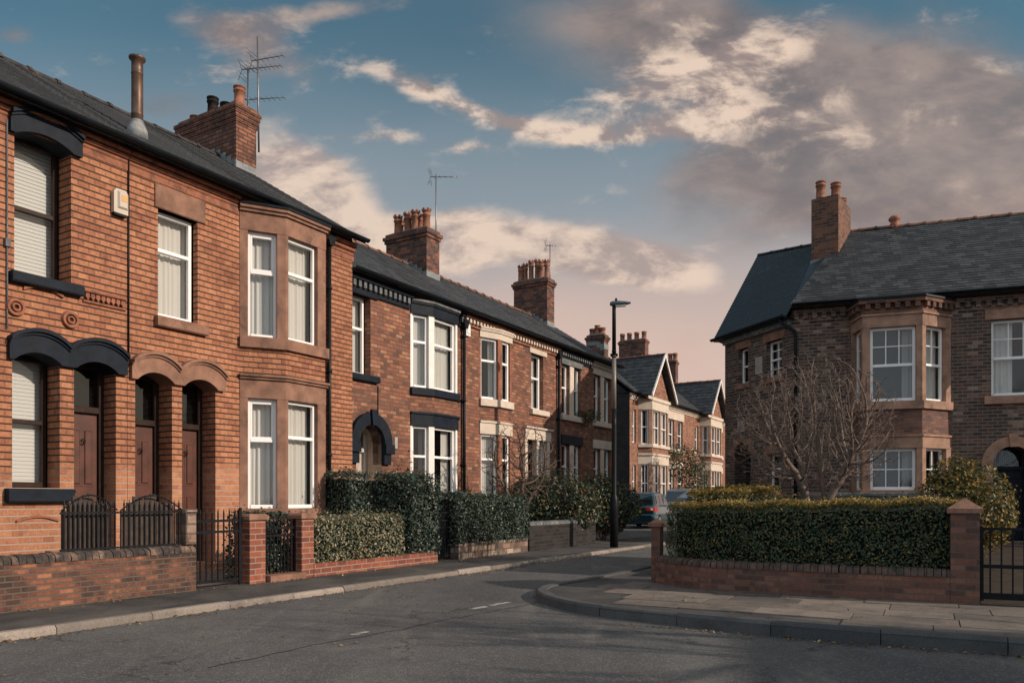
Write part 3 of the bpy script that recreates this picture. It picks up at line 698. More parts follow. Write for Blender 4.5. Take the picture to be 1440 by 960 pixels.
def roof_slope(mb, A0, A1, B0, B1, step=.19, lift=.014, m=0, jit=.0):
    """slate courses on the quad eaves A0->A1, top B0->B1 (3D points); each course laps the one below"""
    A0, A1, B0, B1 = map(Vector, (A0, A1, B0, B1)); L = max((B0 - A0).length, (B1 - A1).length); n = max(2, int(L / step))
    nrm = (A1 - A0).cross(B0 - A0).normalized()
    if nrm.z < 0: nrm = -nrm
    for i in range(n):
        t0, t1 = i / n, (i + 1.0) / n
        p0, p1 = A0.lerp(B0, t0) + nrm * lift, A1.lerp(B1, t0) + nrm * lift
        q0, q1 = A0.lerp(B0, t1) + nrm * .001, A1.lerp(B1, t1) + nrm * .001
        mb.poly([p0, p1, q1, q0], m)
        mb.poly([A0.lerp(B0, t0), A1.lerp(B1, t0), p1, p0], m)
    return mb

def ridge(parent, P0, P1, mat, r=.11, step=.45):
    P0, P1 = Vector(P0), Vector(P1); L = (P1 - P0).length; n = max(1, round(L / step)); mb = MB(); e = (P1 - P0) / L; s = e.cross(Vector((0, 0, 1))).normalized(); up = s.cross(e)
    for i in range(n):
        a, b = P0 + e * (L * i / n), P0 + e * (L * (i + 1) / n); dz = rnd.uniform(-.008, .008)
        for (t0, t1, rr) in ((0, .86, r), (.86, 1.0, r * 1.22)):
            c0, c1 = a.lerp(b, t0), a.lerp(b, t1); A, B = [], []
            for q in range(7):
                an = math.pi * (q / 6) ; v = s * math.cos(an) * rr + up * (math.sin(an) * rr * .8 - r * .45 + dz); A.append(c0 + v); B.append(c1 + v)
            mb.strip(A, B, 0, True); mb.poly(A); mb.poly(B[::-1])
    return mb.build('ridge_tiles', MT[mat], parent)

def gutter(parent, pts, r=.055, mat='gutter', name='gutter'):
    """half round gutter along world points"""
    mb = MB(); P = [Vector(p) for p in pts]
    for k in range(len(P) - 1):
        e = (P[k + 1] - P[k]).normalized(); s = e.cross(Vector((0, 0, 1))).normalized(); A, B, A2, B2 = [], [], [], []
        for q in range(9):
            an = math.pi * q / 8; v = s * math.cos(an) * r - Vector((0, 0, 1)) * math.sin(an) * r; A.append(P[k] + v); B.append(P[k + 1] + v); A2.append(P[k] + v * .86); B2.append(P[k + 1] + v * .86)
        mb.strip(A, B, 0, True); mb.strip(B2, A2, 0, True); mb.strip(A, A2); mb.strip(B2, B); mb.poly([A[0], B[0], B2[0], A2[0]]); mb.poly([A[-1], A2[-1], B2[-1], B[-1]])
    return mb.build(name, MT[mat], parent)

def downpipe(parent, fr, a, d, z0, z1, r=.038, mat='gutter', head=True):
    mb = MB(); p = fr.w(a, d, z0); mb.tube([fr.w(a, d, z0), fr.w(a, d, z1)], r, 10)
    z = z0 + .4
    while z < z1: mb.tube([fr.w(a, d, z), fr.w(a, d, z + .06)], r * 1.35, 10); mb.box(fr, a - .07, a + .07, d + .01, -.0, z + .01, z + .05); z += 1.55
    if head: mb.prism(fr, [(a - .05, z1 - .02), (a + .05, z1 - .02), (a + .10, z1 + .12), (a + .10, z1 + .2), (a - .10, z1 + .2), (a - .10, z1 + .12)], d - .08, d + .07)
    return mb.build('downpipe', MT[mat], parent)

def pot(parent, x, y, z, h, r, mat='pot', crown=False, n=12):
    mb = MB(); mb.lathe(x, y, [(r * .98, z), (r * 1.0, z + .04), (r * .9, z + h * .1), (r * .82, z + h * .72), (r * .98, z + h * .74), (r * 1.02, z + h * .80), (r * .86, z + h * .83), (r * .84, z + h * .93), (r * 1.0, z + h * .94), (r * 1.0, z + h), (r * .78, z + h), (r * .76, z + h * .8)], n)
    if crown:
        f = Fr((x, y), (1, 0))
        for q in range(6):
            an = q * math.pi / 3; f = Fr((x, y), (math.cos(an), math.sin(an))); mb.box(f, r * .72, r * 1.12, -r * .22, r * .22, z + h, z + h * 1.09)
    return mb.build('chimney_pot', MT[mat], parent)

def stack(parent, fr, a0, a1, d0, d1, z0, z1, mat, caps=3, cap_h=.085, over=.035, label=None, cap_mat=None):
    """brick chimney stack with oversailing head courses and mortar top"""
    mb = MB(); H = caps * cap_h
    mb.box(fr, a0, a1, d0, d1, z0, z1 - H)
    for i in range(caps):
        o = over * (1 + i) if i < caps - 1 else over * .4
        mb.box(fr, a0 - o, a1 + o, d0 - o, d1 + o, z1 - H + i * cap_h + .001 * i, z1 - H + (i + 1) * cap_h, 0)
    i = len(mb.v)
    lo = [(a0, d0), (a1, d0), (a1, d1), (a0, d1)]; ca, cd = (a0 + a1) / 2, (d0 + d1) / 2
    A = [fr.w(a, d, z1 + .002) for a, d in lo]; B = [fr.w(ca + (a - ca) * .6, cd + (d - cd) * .75, z1 + .07) for a, d in lo]
    mb.strip(A + A[:1], B + B[:1], 1); mb.poly(B, 1)
    o = mb.build('chimney_stack', [MT[mat], MT['concrete']], parent)
    if label: o['label'] = label
    return o

def aerial(parent, base, h, yagis, lean=(0, 0)):
    """TV aerial: mast plus yagi arrays (height, direction, length, elements)"""
    mb = MB(); b = Vector(base); top = b + Vector((lean[0], lean[1], h)); mb.tube([b, top], [.022, .018], 6)
    for (hz, di, L, n, el) in yagis:
        p = b.lerp(top, hz / h); d = Vector((math.cos(di), math.sin(di), -.03)); s = Vector((-d.y, d.x, 0)).normalized(); q = p - d * .15
        mb.tube([q, q + d * L], .011, 5)
        for i in range(n):
            c = q + d * (L * (.12 + .86 * i / (n - 1))); l = el * (1 - .35 * i / n) * .5; mb.tube([c - s * l, c + s * l], .006, 4)
        for t in (-1, 1):                            # reflector
            for v in (.10, .18): c = q + Vector((0, 0, t * v)); mb.tube([c - s * .2, c + s * .2], .006, 4)
            mb.tube([q, q + Vector((0, 0, t * .22)) - d * .08], .006, 4)
    return mb.build('tv_aerial', MT['metal'], parent, uv=False)

def railing(parent, fr, a0, a1, d, z0, zt, n, name='bars', r=.010, rails=(.12, .86), spear=True, mat='iron', topf=None):
    mb = MB()
    for i in range(n):
        a = a0 + (a1 - a0) * (i + .5) / n; zz = topf((i + .5) / n) if topf else zt
        mb.box(fr, a - r, a + r, d - r, d + r, z0, zz)
        if spear:
            p = fr.w(a, d, zz); mb.lathe(p[0], p[1], [(r * .8, zz), (r * 1.7, zz + .015), (r * 1.2, zz + .04), (.001, zz + .08)], 5, smooth=False)
    for q in rails: zz = z0 + (zt - z0) * q; mb.box(fr, a0 - .02, a1 + .02, d - .008, d + .008, zz - .011, zz + .011)
    return mb.build(name, MT[mat], parent, uv=False)

def coping_blocks(mb, fr, a0, a1, d0, d1, z0, z1, w=.075, rng=None, m=0):
    """row of half-round brick-on-edge coping"""
    r = rng or rnd; a = a0
    while a < a1 - .02:
        b = min(a + w * r.uniform(.85, 1.12), a1); j = r.uniform(-.006, .006); dz = r.uniform(-.006, .006)
        pts = []
        for q in range(7):
            an = math.pi * q / 6; pts.append(((d0 + d1) / 2 - math.cos(an) * (d1 - d0) / 2, z0 + (z1 - z0) * (.35 + .65 * math.sin(an)) + dz))
        pts = [(d0, z0)] + pts + [(d1, z0)]
        A = [fr.w(a + .004, d + j, z) for d, z in pts]; B = [fr.w(b - .004, d + j, z) for d, z in pts]
        mb.strip(A, B, m, True); mb.poly(A, m); mb.poly(B[::-1], m); a = b
    return mb

# ------------------------------------------------------------------ camera, light, sky
cam_d = bpy.data.cameras.new('camera'); cam = bpy.data.objects.new('camera', cam_d); COL.objects.link(cam)
cam.location = (0, 0, CZ); cam.rotation_euler = (rad(90), 0, 0); cam_d.sensor_width = 36; cam_d.lens = 36 * F / 1440; cam_d.shift_y = (HY - 480) / 1440.0; cam_d.clip_end = 2000; cam_d.clip_start = .05
scene.camera = cam
SUN_EL, SUN_V = rad(23), Vector((.942, -.335, 0)).normalized()
S = Vector((SUN_V.x * math.cos(SUN_EL), SUN_V.y * math.cos(SUN_EL), math.sin(SUN_EL)))
sl = bpy.data.lights.new('sun', 'SUN'); sl.energy = 3.95; sl.angle = rad(.5); sl.color = (1.0, .83, .68)
so = bpy.data.objects.new('sun', sl); COL.objects.link(so); so.rotation_euler = (-S).to_track_quat('-Z', 'Y').to_euler(); so.location = (40, 2, 30)
vs = scene.view_settings; vs.view_transform = 'Standard'; vs.look = 'None'; vs.exposure = 0.18; vs.gamma = 1.0; vs.use_curve_mapping = False

def make_world():
    w = bpy.data.worlds.new('World'); scene.world = w; w.use_nodes = True; t = w.node_tree
    k = NT.__new__(NT); k.t = t
    bg = t.nodes['Background']
    sky = k.n('ShaderNodeTexSky', sky_type='NISHITA', sun_disc=False, sun_elevation=SUN_EL, sun_rotation=math.atan2(SUN_V.x, SUN_V.y), altitude=20, air_density=1.0, dust_density=1.2, ozone_density=2.5)
    d = k.n('ShaderNodeTexCoord').outputs['Generated']; sp = k.n('ShaderNodeSeparateXYZ', {0: d}); x, y, z = sp.outputs
    yy = k.m('MAXIMUM', k.m('ABSOLUTE', y), .12)
    tx, ty = k.m('DIVIDE', x, yy), k.m('DIVIDE', z, yy)           # tangent coordinates of the direction
    v = k.n('ShaderNodeCombineXYZ', {0: tx, 1: k.m('MULTIPLY', ty, 1.9), 2: k.m('MULTIPLY', k.m('SIGN', y), .5)}).outputs[0]
    n1 = k.noise(v, 3.4, 10, .6, .25); v2 = k.n('ShaderNodeMapping', {'Vector': v, 'Location': (3.1, 1.7, .2), 'Rotation': (0, 0, rad(-14))}).outputs[0]; n2 = k.noise(v2, 8.5, 9, .62, .25); n2s = k.noise(k.n('ShaderNodeVectorMath', {0: v2, 1: (.035, -.012, 0)}, operation='ADD').outputs[0], 8.5, 6, .6, .25); n3 = k.noise(v, 1.4, 3, .5); n1g = k.noise(v, 2.6, 8, .52, .35); n1gs = k.noise(k.n('ShaderNodeMapping', {'Vector': v, 'Location': (.05, -.04, 0)}).outputs[0], 3.0, 7, .52, .3)
    vs_ = k.n('ShaderNodeMapping', {'Vector': v, 'Location': (.06, -.05, 0)}).outputs[0]; n1s = k.noise(vs_, 3.1, 5, .55, .45)
    def blob(px, py, rx, ry, rot=0.0):
        cx, cy = (px - CX) / F, (HY - py) / F; a = k.m('SUBTRACT', tx, cx); b = k.m('SUBTRACT', ty, cy); c, s = math.cos(rad(rot)), math.sin(rad(rot))
        u = k.m('DIVIDE', k.m('ADD', k.m('MULTIPLY', a, c), k.m('MULTIPLY', b, s)), rx / F); w_ = k.m('DIVIDE', k.m('SUBTRACT', k.m('MULTIPLY', b, c), k.m('MULTIPLY', a, s)), ry / F)
        return k.m('POWER', 2.718, k.m('MULTIPLY', k.m('ADD', k.m('MULTIPLY', u, u), k.m('MULTIPLY', w_, w_)), -1.0))
    def total(bl):
        o = None
        for b in bl:
            wgt = b[5] if len(b) > 5 else 1.0; q = k.m('MULTIPLY', blob(*b[:5]), wgt); o = q if o is None else k.m('ADD', o, q)
        return o
    def smooth(f, a, b): return k.n('ShaderNodeMapRange', {0: f, 1: a, 2: b, 3: 0.0, 4: 1.0}, interpolation_type='SMOOTHSTEP').outputs[0]
    base = k.mix(1.0, sky.outputs[0], (SKY_T[0], SKY_T[1], SKY_T[2]), 'MULTIPLY')
    base = k.mix(.16, base, (2.5, 2.75, 2.95))
    # warm haze low down, greyer blue above it
    tn = k.m('ADD', ty, k.m('MULTIPLY', k.m('SUBTRACT', n3, .5), .16))
    hz = smooth(tn, .66, .36)
    lo = k.mix(smooth(tn, .42, .20), (2.55, 2.95, 3.3), (6.2, 4.5, 3.8))
    base = k.mix(k.m('MULTIPLY', hz, .95), base, lo)
    grey = total([(1240, 130, 340, 110, -8, 1.2), (1440, 250, 280, 90, -14, 1.1), (1130, 225, 170, 40, 4, .8), (1200, 310, 260, 60, -4, .9), (60, 175, 110, 45, 0, .35), (230, 150, 70, 36, 0, .6), (960, 30, 150, 40, 0, .6), (150, 60, 120, 40, 0, .35)])
    mg = smooth(k.m('ADD', k.m('MULTIPLY', grey, .66), k.m('MULTIPLY', k.m('SUBTRACT', n1g, .5), 1.2)), .14, .62)
    gc = k.mix(smooth(k.m('ADD', n1gs, k.m('MULTIPLY', k.m('SUBTRACT', n2, n2s), .7)), .26, .76), (1.65, 1.38, 1.38), (3.5, 2.65, 2.3))
    gc = k.mix(smooth(ty, .44, .26), gc, k.mix(1.0, gc, (1.55, 1.28, 1.10), 'MULTIPLY'))
    base = k.mix(k.m('MULTIPLY', mg, .84), base, gc)
    soft = total([(415, 262, 110, 80, -38, 1.3), (540, 345, 150, 50, -8, .9), (640, 335, 40, 40, 0, .8), (800, 345, 150, 34, -8, 1.0), (920, 385, 150, 32, -8, .9), (330, 50, 110, 46, -20, .8), (480, 12, 130, 26, 4, .8), (20, 52, 52, 28, 0, .9)])
    ms_ = smooth(k.m('ADD', k.m('MULTIPLY', soft, .66), k.m('ADD', k.m('MULTIPLY', k.m('SUBTRACT', n1, .5), 1.0), k.m('MULTIPLY', k.m('SUBTRACT', n2, .5), .45))), .24, .62)
    sc = k.mix(smooth(k.m('ADD', n1gs, k.m('MULTIPLY', k.m('SUBTRACT', n2, n2s), 1.6)), .30, .70), (3.7, 2.95, 2.75), (7.2, 5.6, 4.5)); sc = k.mix(smooth(ty, .48, .62), sc, k.mix(1.0, sc, (.62, .60, .62), 'MULTIPLY'))
    base = k.mix(k.m('MULTIPLY', ms_, .9), base, sc)
    lit = total([(1085, 75, 85, 28, 14, .95), (900, 120, 115, 42, 30, 1.0), (960, 178, 130, 22, 6, .95), (590, 125, 110, 24, -26, .9), (690, 160, 150, 15, -20, .8), (820, 190, 110, 15, -8, .9), (560, 190, 45, 13, 0, .8), (470, 195, 55, 11, 0, .7), (655, 208, 46, 11, 0, .75), (300, 95, 60, 26, 0, .5), (1050, 140, 120, 44, 0, .7), (1420, 100, 60, 24, 0, .55), (1180, 190, 120, 26, -6, .5), (1330, 170, 110, 24, -8, .42), (1010, 95, 80, 40, 20, .6)])
    ml = smooth(k.m('ADD', k.m('MULTIPLY', lit, .62), k.m('MULTIPLY', k.m('SUBTRACT', n2, .5), 1.9)), .16, .80)
    lc = k.mix(smooth(k.m('ADD', .5, k.m('MULTIPLY', k.m('SUBTRACT', n2, n2s), 3.4)), .2, .8), (3.0, 2.35, 2.2), (7.6, 5.9, 4.7))
    base = k.mix(k.m('MULTIPLY', ml, .88), base, lc)
    sd = k.n('ShaderNodeVectorMath', {0: d, 1: tuple(S)}, operation='DOT_PRODUCT').outputs['Value']
    base = k.mix(k.m('MULTIPLY', smooth(sd, .45, .98), .9), base, (7.5, 5.6, 4.1))
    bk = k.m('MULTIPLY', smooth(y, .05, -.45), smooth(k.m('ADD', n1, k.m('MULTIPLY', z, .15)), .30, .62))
    base = k.mix(k.m('MULTIPLY', bk, .9), base, (6.4, 7.4, 8.2))  # sky behind the camera, out of view, brightened as added fill
    zn = k.m('MULTIPLY', smooth(z, .62, .85), .6); base = k.mix(zn, base, (3.6, 3.7, 3.9))
    below = smooth(z, -.02, .0)
    base = k.mix(below, (.5, .48, .46), base)
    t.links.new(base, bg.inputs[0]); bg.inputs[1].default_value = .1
SKY_T = (.41, .80, .70)
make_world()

# ------------------------------------------------------------------ ground
U = np.array([math.sin(math.atan(650 / 1080)), math.cos(math.atan(650 / 1080))]); NN = np.array([-U[1], U[0]])
RW = lambda D: Fr(NN * D, U)
ROW, FA, FC, FW, FF = RW(0), RW(10.35), RW(10.6), RW(8.44), RW(14.5)
W2 = Fr((0, 0), (1, 0))
KD = 7.08                                           # left kerb line
mb = MB(); mb.poly([(-900, -900, -.06), (900, -900, -.06), (900, 900, -.06), (-900, 900, -.06)]); struct('ground', mb, MT['soil'])
mb = MB()
def rp(s, D, z): return ROW.w(s, D, z)
RZF = lambda D: .06 * min(1.0, max(0.0, (D - 2.0) / 5.08))
for D0_, D1_ in ((-90, 2.0), (2.0, KD), (KD, 60)): mb.poly([rp(-90, D0_, RZF(D0_)), rp(140, D0_, RZF(D0_)), rp(140, D1_, RZF(D1_)), rp(-90, D1_, RZF(D1_))])
struct('road', mb, MT['asphalt'])
def rz(x, y): return RZF(np.array([x, y]) @ NN)
mb = MB(); mb.poly([rp(-14, KD + .09, PV), rp(70, KD + .09, PV), rp(70, 9.0, PV), rp(-14, 9.0, PV)][::1]); struct('pavement', mb, MT['path'])
mb = MB()
for (s0, s1) in ((-6, 24.4), (34.6, 60)): mb.poly([rp(s0, 9.0 - .28, PV + .006), rp(s1, 9.0 - .28, PV + .006), rp(s1, 15, PV + .006), rp(s0, 15, PV + .006)])
struct('front_gardens_ground', mb, MT['concrete'])
mb = MB(); mb.poly([rp(24.4, 9.0, .07), rp(34.6, 9.0, .07), rp(34.6, 30, .07), rp(24.4, 30, .07)]); struct('side_road', mb, MT['asphalt'])

def kerb(name, pts, mat, w=.14, z0=-.03, z1=PV + .012, L=.92, seed=3, flip=1):
    """kerb stones along a plan path (street edge), stone width to the left of the path"""
    r = random.Random(seed); V, Fc, UVr = [], [], []
    P = np.array(pts, float); seg = np.diff(P, axis=0); ls = np.linalg.norm(seg, axis=1); cum = np.r_[0, np.cumsum(ls)]; T = cum[-1]
    def at(s):
        s = min(max(s, 0), T - 1e-6); i = int(np.searchsorted(cum, s, 'right') - 1); e = seg[i] / ls[i]; return P[i] + e * (s - cum[i]), np.array([-e[1], e[0]])
    s = 0.0
    while s < T - .05:
        e = min(s + L * r.uniform(.9, 1.05), T); jz, jd, rv = r.uniform(-.008, .006), r.uniform(-.006, .006), r.random(); K = max(1, int((e - s) / .15)); rings = []
        for q in range(K + 1):
            t = s + .004 + (e - s - .008) * q / K; p, n = at(t)
            rings.append([(*(p + n * (jd)), z0), (*(p + n * (jd + .004)), z1 - .03 + jz), (*(p + n * (jd + .03)), z1 + jz), (*(p + n * (jd + w)), z1 + jz), (*(p + n * (jd + w)), z0)])
        i = len(V)
        for rg in rings: V += rg
        for q in range(K):
            for c in range(4): Fc.append((i + q * 5 + c, i + (q + 1) * 5 + c, i + (q + 1) * 5 + c + 1, i + q * 5 + c + 1))
        Fc.append(tuple(i + c for c in range(5))[::-1]); Fc.append(tuple(i + K * 5 + c for c in range(5))); UVr += [rv] * (len(Fc) - len(UVr)); s = e
    me = bpy.data.meshes.new(name); me.from_pydata([tuple(map(float, v)) for v in V], [], Fc); me.materials.append(MT[mat])
    L_ = me.uv_layers.new(name='rnd'); L_.data.foreach_set('uv', np.array([[rv, .5] for f, rv in zip(Fc, UVr) for _ in f], np.float32).ravel())
    o = bpy.data.objects.new(name, me); COL.objects.link(o); o['kind'] = 'structure'; return o
kerb('kerb', [rp(-8, KD, 0)[:2], rp(64, KD, 0)[:2]], 'kerb_pale', w=.11)
# the corner pavement across the road, its kerb measured in the photograph
KP = [(1700, 924), (1440, 902.5), (1115, 878.5), (905, 859), (850, 853.5), (810, 848.2), (780, 842), (762, 836.5), (753.5, 831), (753, 828), (757, 825.3), (768, 821.5), (820, 812.5), (917.5, 794), (990, 779.5)]
kp = [gnd(*p) for p in KP]
def smooth_path(P, n=6):
    P = [np.array(p) for p in P]; out = []
    for i in range(len(P) - 1):
        p0, p1, p2, p3 = P[max(i - 1, 0)], P[i], P[i + 1], P[min(i + 2, len(P) - 1)]
        for q in range(n):
            t = q / n; out.append(.5 * ((2 * p1) + (-p0 + p2) * t + (2 * p0 - 5 * p1 + 4 * p2 - p3) * t * t + (-p0 + 3 * p1 - 3 * p2 + p3) * t ** 3))
    return out + [P[-1]]
kps = smooth_path(kp); d_end = (kps[-1] - kps[-2]) / np.linalg.norm(kps[-1] - kps[-2]); kps.append(kps[-1] + d_end * 40)
d_st = (kps[0] - kps[1]) / np.linalg.norm(kps[0] - kps[1]); kps.insert(0, kps[0] + d_st * 22)
# path runs right to left then back, so the pavement lies to its right: reverse it
kerb('kerb', kps[::-1], 'kerb_dark', w=.15, L=.9, seed=8)
mb = MB(); inner = [(p[0], p[1]) for p in kps]
# pavement slabs: one mesh of real flags, cut to the kerb by their centres, on a bed that reaches the kerb
from mathutils.geometry import tessellate_polygon
bed = [(*p, PV - .012) for p in inner] + [(26, 45, PV - .012), (50, 20, PV - .012)]
mb = MB(); mb.poly(bed); struct('pavement_bed', mb, MT['path'])
def inside(pt, poly):
    x, y = pt; c = False; n = len(poly)
    for i in range(n):
        x0, y0 = poly[i]; x1, y1 = poly[(i + 1) % n]
        if (y0 > y) != (y1 > y) and x < (x1 - x0) * (y - y0) / (y1 - y0) + x0: c = not c
    return c
polyin = inner + [(26, 45), (50, 20)]
fe = np.array(gnd(1440, 902.5)) - np.array(gnd(1115, 878.5)); FL = Fr(gnd(1115, 878.5), fe); r = random.Random(5); V, Fc, UVr = [], [], []
ka = np.array([((np.array(p) - FL.o) @ FL.e, (np.array(p) - FL.o) @ FL.n) for p in inner])
for row in range(0, 6):
    d0 = .16 + row * .46; d1 = d0 + .46; a = -7.0 + r.uniform(0, .5)
    while a < 9:
        wd = r.choice((.62, .76, .92, .92)); b = a + wd
        # clip the flag's near end to the kerb where the corner sweeps round
        mid = FL.w((a + b) / 2, (d0 + d1) / 2, 0)[:2]
        cs = [FL.w(q, dd, 0)[:2] for q in (a, b) for dd in (d0, d1)]
        if all(inside(c, polyin) for c in cs) and min(min(math.hypot(c[0] - p[0], c[1] - p[1]) for p in inner[1:-1]) for c in cs) > .15:
            z = PV + r.uniform(-.003, .004); tl = r.uniform(-.003, .003); rv = r.betavariate(1.6, 1.6); i = len(V); g = .005
            V += [FL.w(a + g, d0 + g, z), FL.w(b - g, d0 + g, z + tl), FL.w(b - g, d1 - g, z + tl), FL.w(a + g, d1 - g, z)]
            V += [FL.w(a + g, d0 + g, z - .02), FL.w(b - g, d0 + g, z - .02), FL.w(b - g, d1 - g, z - .02), FL.w(a + g, d1 - g, z - .02)]
            for f in ((0, 1, 2, 3), (0, 4, 5, 1), (1, 5, 6, 2), (2, 6, 7, 3), (3, 7, 4, 0)): Fc.append(tuple(i + q for q in f)); UVr.append(rv)
        a = b
me = bpy.data.meshes.new('pavement_flags'); me.from_pydata([tuple(map(float, v)) for v in V], [], Fc); me.materials.append(MT['flag'])
L_ = me.uv_layers.new(name='rnd'); L_.data.foreach_set('uv', np.array([[rv, .5] for f, rv in zip(Fc, UVr) for _ in f], np.float32).ravel())
o = bpy.data.objects.new('pavement_flags', me); COL.objects.link(o); o['kind'] = 'structure'
mb = MB(); mb.poly([(*FL.w(-1.2, 2.4, 0)[:2], PV + .004), (*FL.w(14, 2.4, 0)[:2], PV + .004), (26, 45, PV + .004), (11, 30, PV + .004), (4.6, 17.3, PV + .004), (2.2, 11.2, PV + .004)]); struct('garden_ground', mb, MT['soil'])
# worn lane markings
mb = MB(); r = random.Random(2)
for (x0, y0, x1, y1) in ((494, 894, 517, 889), (662, 857.5, 684, 853.5), (690, 852, 716, 847.5)):
    p0, p1 = np.array(gnd(x0, y0, .025)), np.array(gnd(x1, y1, .025)); f = Fr(p0, p1 - p0); L = np.linalg.norm(p1 - p0); n = 10
    A = [f.w(L * i / n, -.035 + r.uniform(-.012, .012), 0) for i in range(n + 1)]; B = [f.w(L * i / n, .035 + r.uniform(-.012, .012), 0) for i in range(n + 1)]; mb.strip([(a[0], a[1], rz(a[0], a[1]) + .004) for a in A], [(a[0], a[1], rz(a[0], a[1]) + .004) for a in B])
struct('road_marking', mb, MT['marking'])
mb = MB(); r = random.Random(12); q0, q1 = np.array(gnd(290, 939, .03)), np.array(gnd(760, 846, .03)); f = Fr(q0, q1 - q0); L = float(np.linalg.norm(q1 - q0)); n = 60; A, B = [], []; off_ = 0
for i in range(n + 1):
    off_ = off_ * .8 + r.gauss(0, .012); w_ = .004 + .005 * r.random(); a = f.w(L * i / n, off_ - w_, 0); b = f.w(L * i / n, off_ + w_, 0); A.append((a[0], a[1], rz(a[0], a[1]) + .003)); B.append((b[0], b[1], rz(b[0], b[1]) + .003))
mb.strip(A, B); struct('road_crack', mb, M_plain('tarred_crack', (.022, .022, .023), .8, .3, 20))
# fallen leaves gathered along the kerbs
g = np.random.default_rng(4); pts = []
for i in range(900):
    s = g.uniform(1, 22); pts.append((*rp(s, KD - abs(g.normal(0, .10)) - .012, 0)[:2], .072))
for i in range(260):
    s = g.uniform(2.5, 14); pts.append((*rp(s, 8.40 - abs(g.normal(0, .12)), 0)[:2], PV + .012))
for i in range(420):
    s = g.uniform(-6, 3.2); pts.append((*FL.w(s, -.012 - abs(g.normal(0, .07)), 0)[:2], .012)) if s > -2.2 else None
for i in range(160): q_ = rp(g.uniform(1, 16), g.uniform(KD - 2.6, KD), 0); pts.append((q_[0], q_[1], rz(q_[0], q_[1]) + .010))
for i in range(90): pts.append((*FL.w(g.uniform(-2, 4), g.uniform(.2, 2.2), 0)[:2], PV + .012))
leaf_mesh('fallen_leaves', pts, np.tile([0, 0, 1.0], (len(pts), 1)), .036, MT['leaf_litter'], seed=9, aspect=.7, kind='stuff', flat=.45)
g = np.random.default_rng(14)

# ------------------------------------------------------------------ mitred rings for bays
def offs(pts, o):
    P = [np.array(p, float) for p in pts]; out = []
    for i, p in enumerate(P):
        e0 = (P[i] - P[i - 1]) if i else (P[1] - P[0]); e1 = (P[i + 1] - P[i]) if i < len(P) - 1 else (P[-1] - P[-2]); e0 = e0 / np.linalg.norm(e0); e1 = e1 / np.linalg.norm(e1)
        n0, n1 = np.array([e0[1], -e0[0]]), np.array([e1[1], -e1[0]]); m = n0 + n1; m /= np.linalg.norm(m); out.append(p + m * o / max(.3, m @ n0))
    return out
def ring(mb, fr, pts, out, inn, z0, z1, m=0):
    """band along plan polyline (a, d): from out outside the line to inn inside it"""
    O, I = offs(pts, out), offs(pts, -inn); W = fr.w
    mb.strip([W(*p, z0) for p in O], [W(*p, z1) for p in O], m); mb.strip([W(*p, z1) for p in I], [W(*p, z0) for p in I], m)
    mb.strip([W(*p, z1) for p in O], [W(*p, z1) for p in I], m); mb.strip([W(*p, z0) for p in I], [W(*p, z0) for p in O], m)
    mb.poly([W(*O[0], z0), W(*O[0], z1), W(*I[0], z1), W(*I[0], z0)], m); mb.poly([W(*O[-1], z0), W(*I[-1], z0), W(*I[-1], z1), W(*O[-1], z1)], m)
    return mb
def post(mb, fr, pts, k, wl, wr, out, inn, z0, z1, m=0):
    """corner post round vertex k of the polyline"""
    P = [np.array(p, float) for p in pts]; q = []
    if k > 0: e = P[k - 1] - P[k]; q.append(P[k] + e / np.linalg.norm(e) * wl)
    q.append(P[k])
    if k < len(P) - 1: e = P[k + 1] - P[k]; q.append(P[k] + e / np.linalg.norm(e) * wr)
    return ring(mb, fr, q, out, inn, z0, z1, m)
def faces_of(fr, pts): return [(fr.sub(*pts[i], *pts[i + 1]), math.hypot(pts[i + 1][0] - pts[i][0], pts[i + 1][1] - pts[i][1])) for i in range(len(pts) - 1)]

def dentils(parent, fr, a0, a1, z0, z1, mats, pitch=.155, proj=.11, name='cornice', back=.0):
    """moulded eaves course with a row of blocks; mats = (band, block)"""
    mb = MB(); h = z1 - z0
    mb.box(fr, a0, a1, -.045, back, z0, z0 + h * .28, 0); mb.box(fr, a0, a1, -.02, back, z0 + h * .28 , z0 + h * .72, 2); mb.box(fr, a0, a1, -proj - .035, back, z0 + h * .72, z1, 0)
    a = a0 + .03
    while a < a1 - .08: mb.box(fr, a, a + pitch * .52, -proj, -.02, z0 + h * .30, z0 + h * .715, 1); a += pitch
    return mb.build(name, [MT[q] for q in mats], parent)

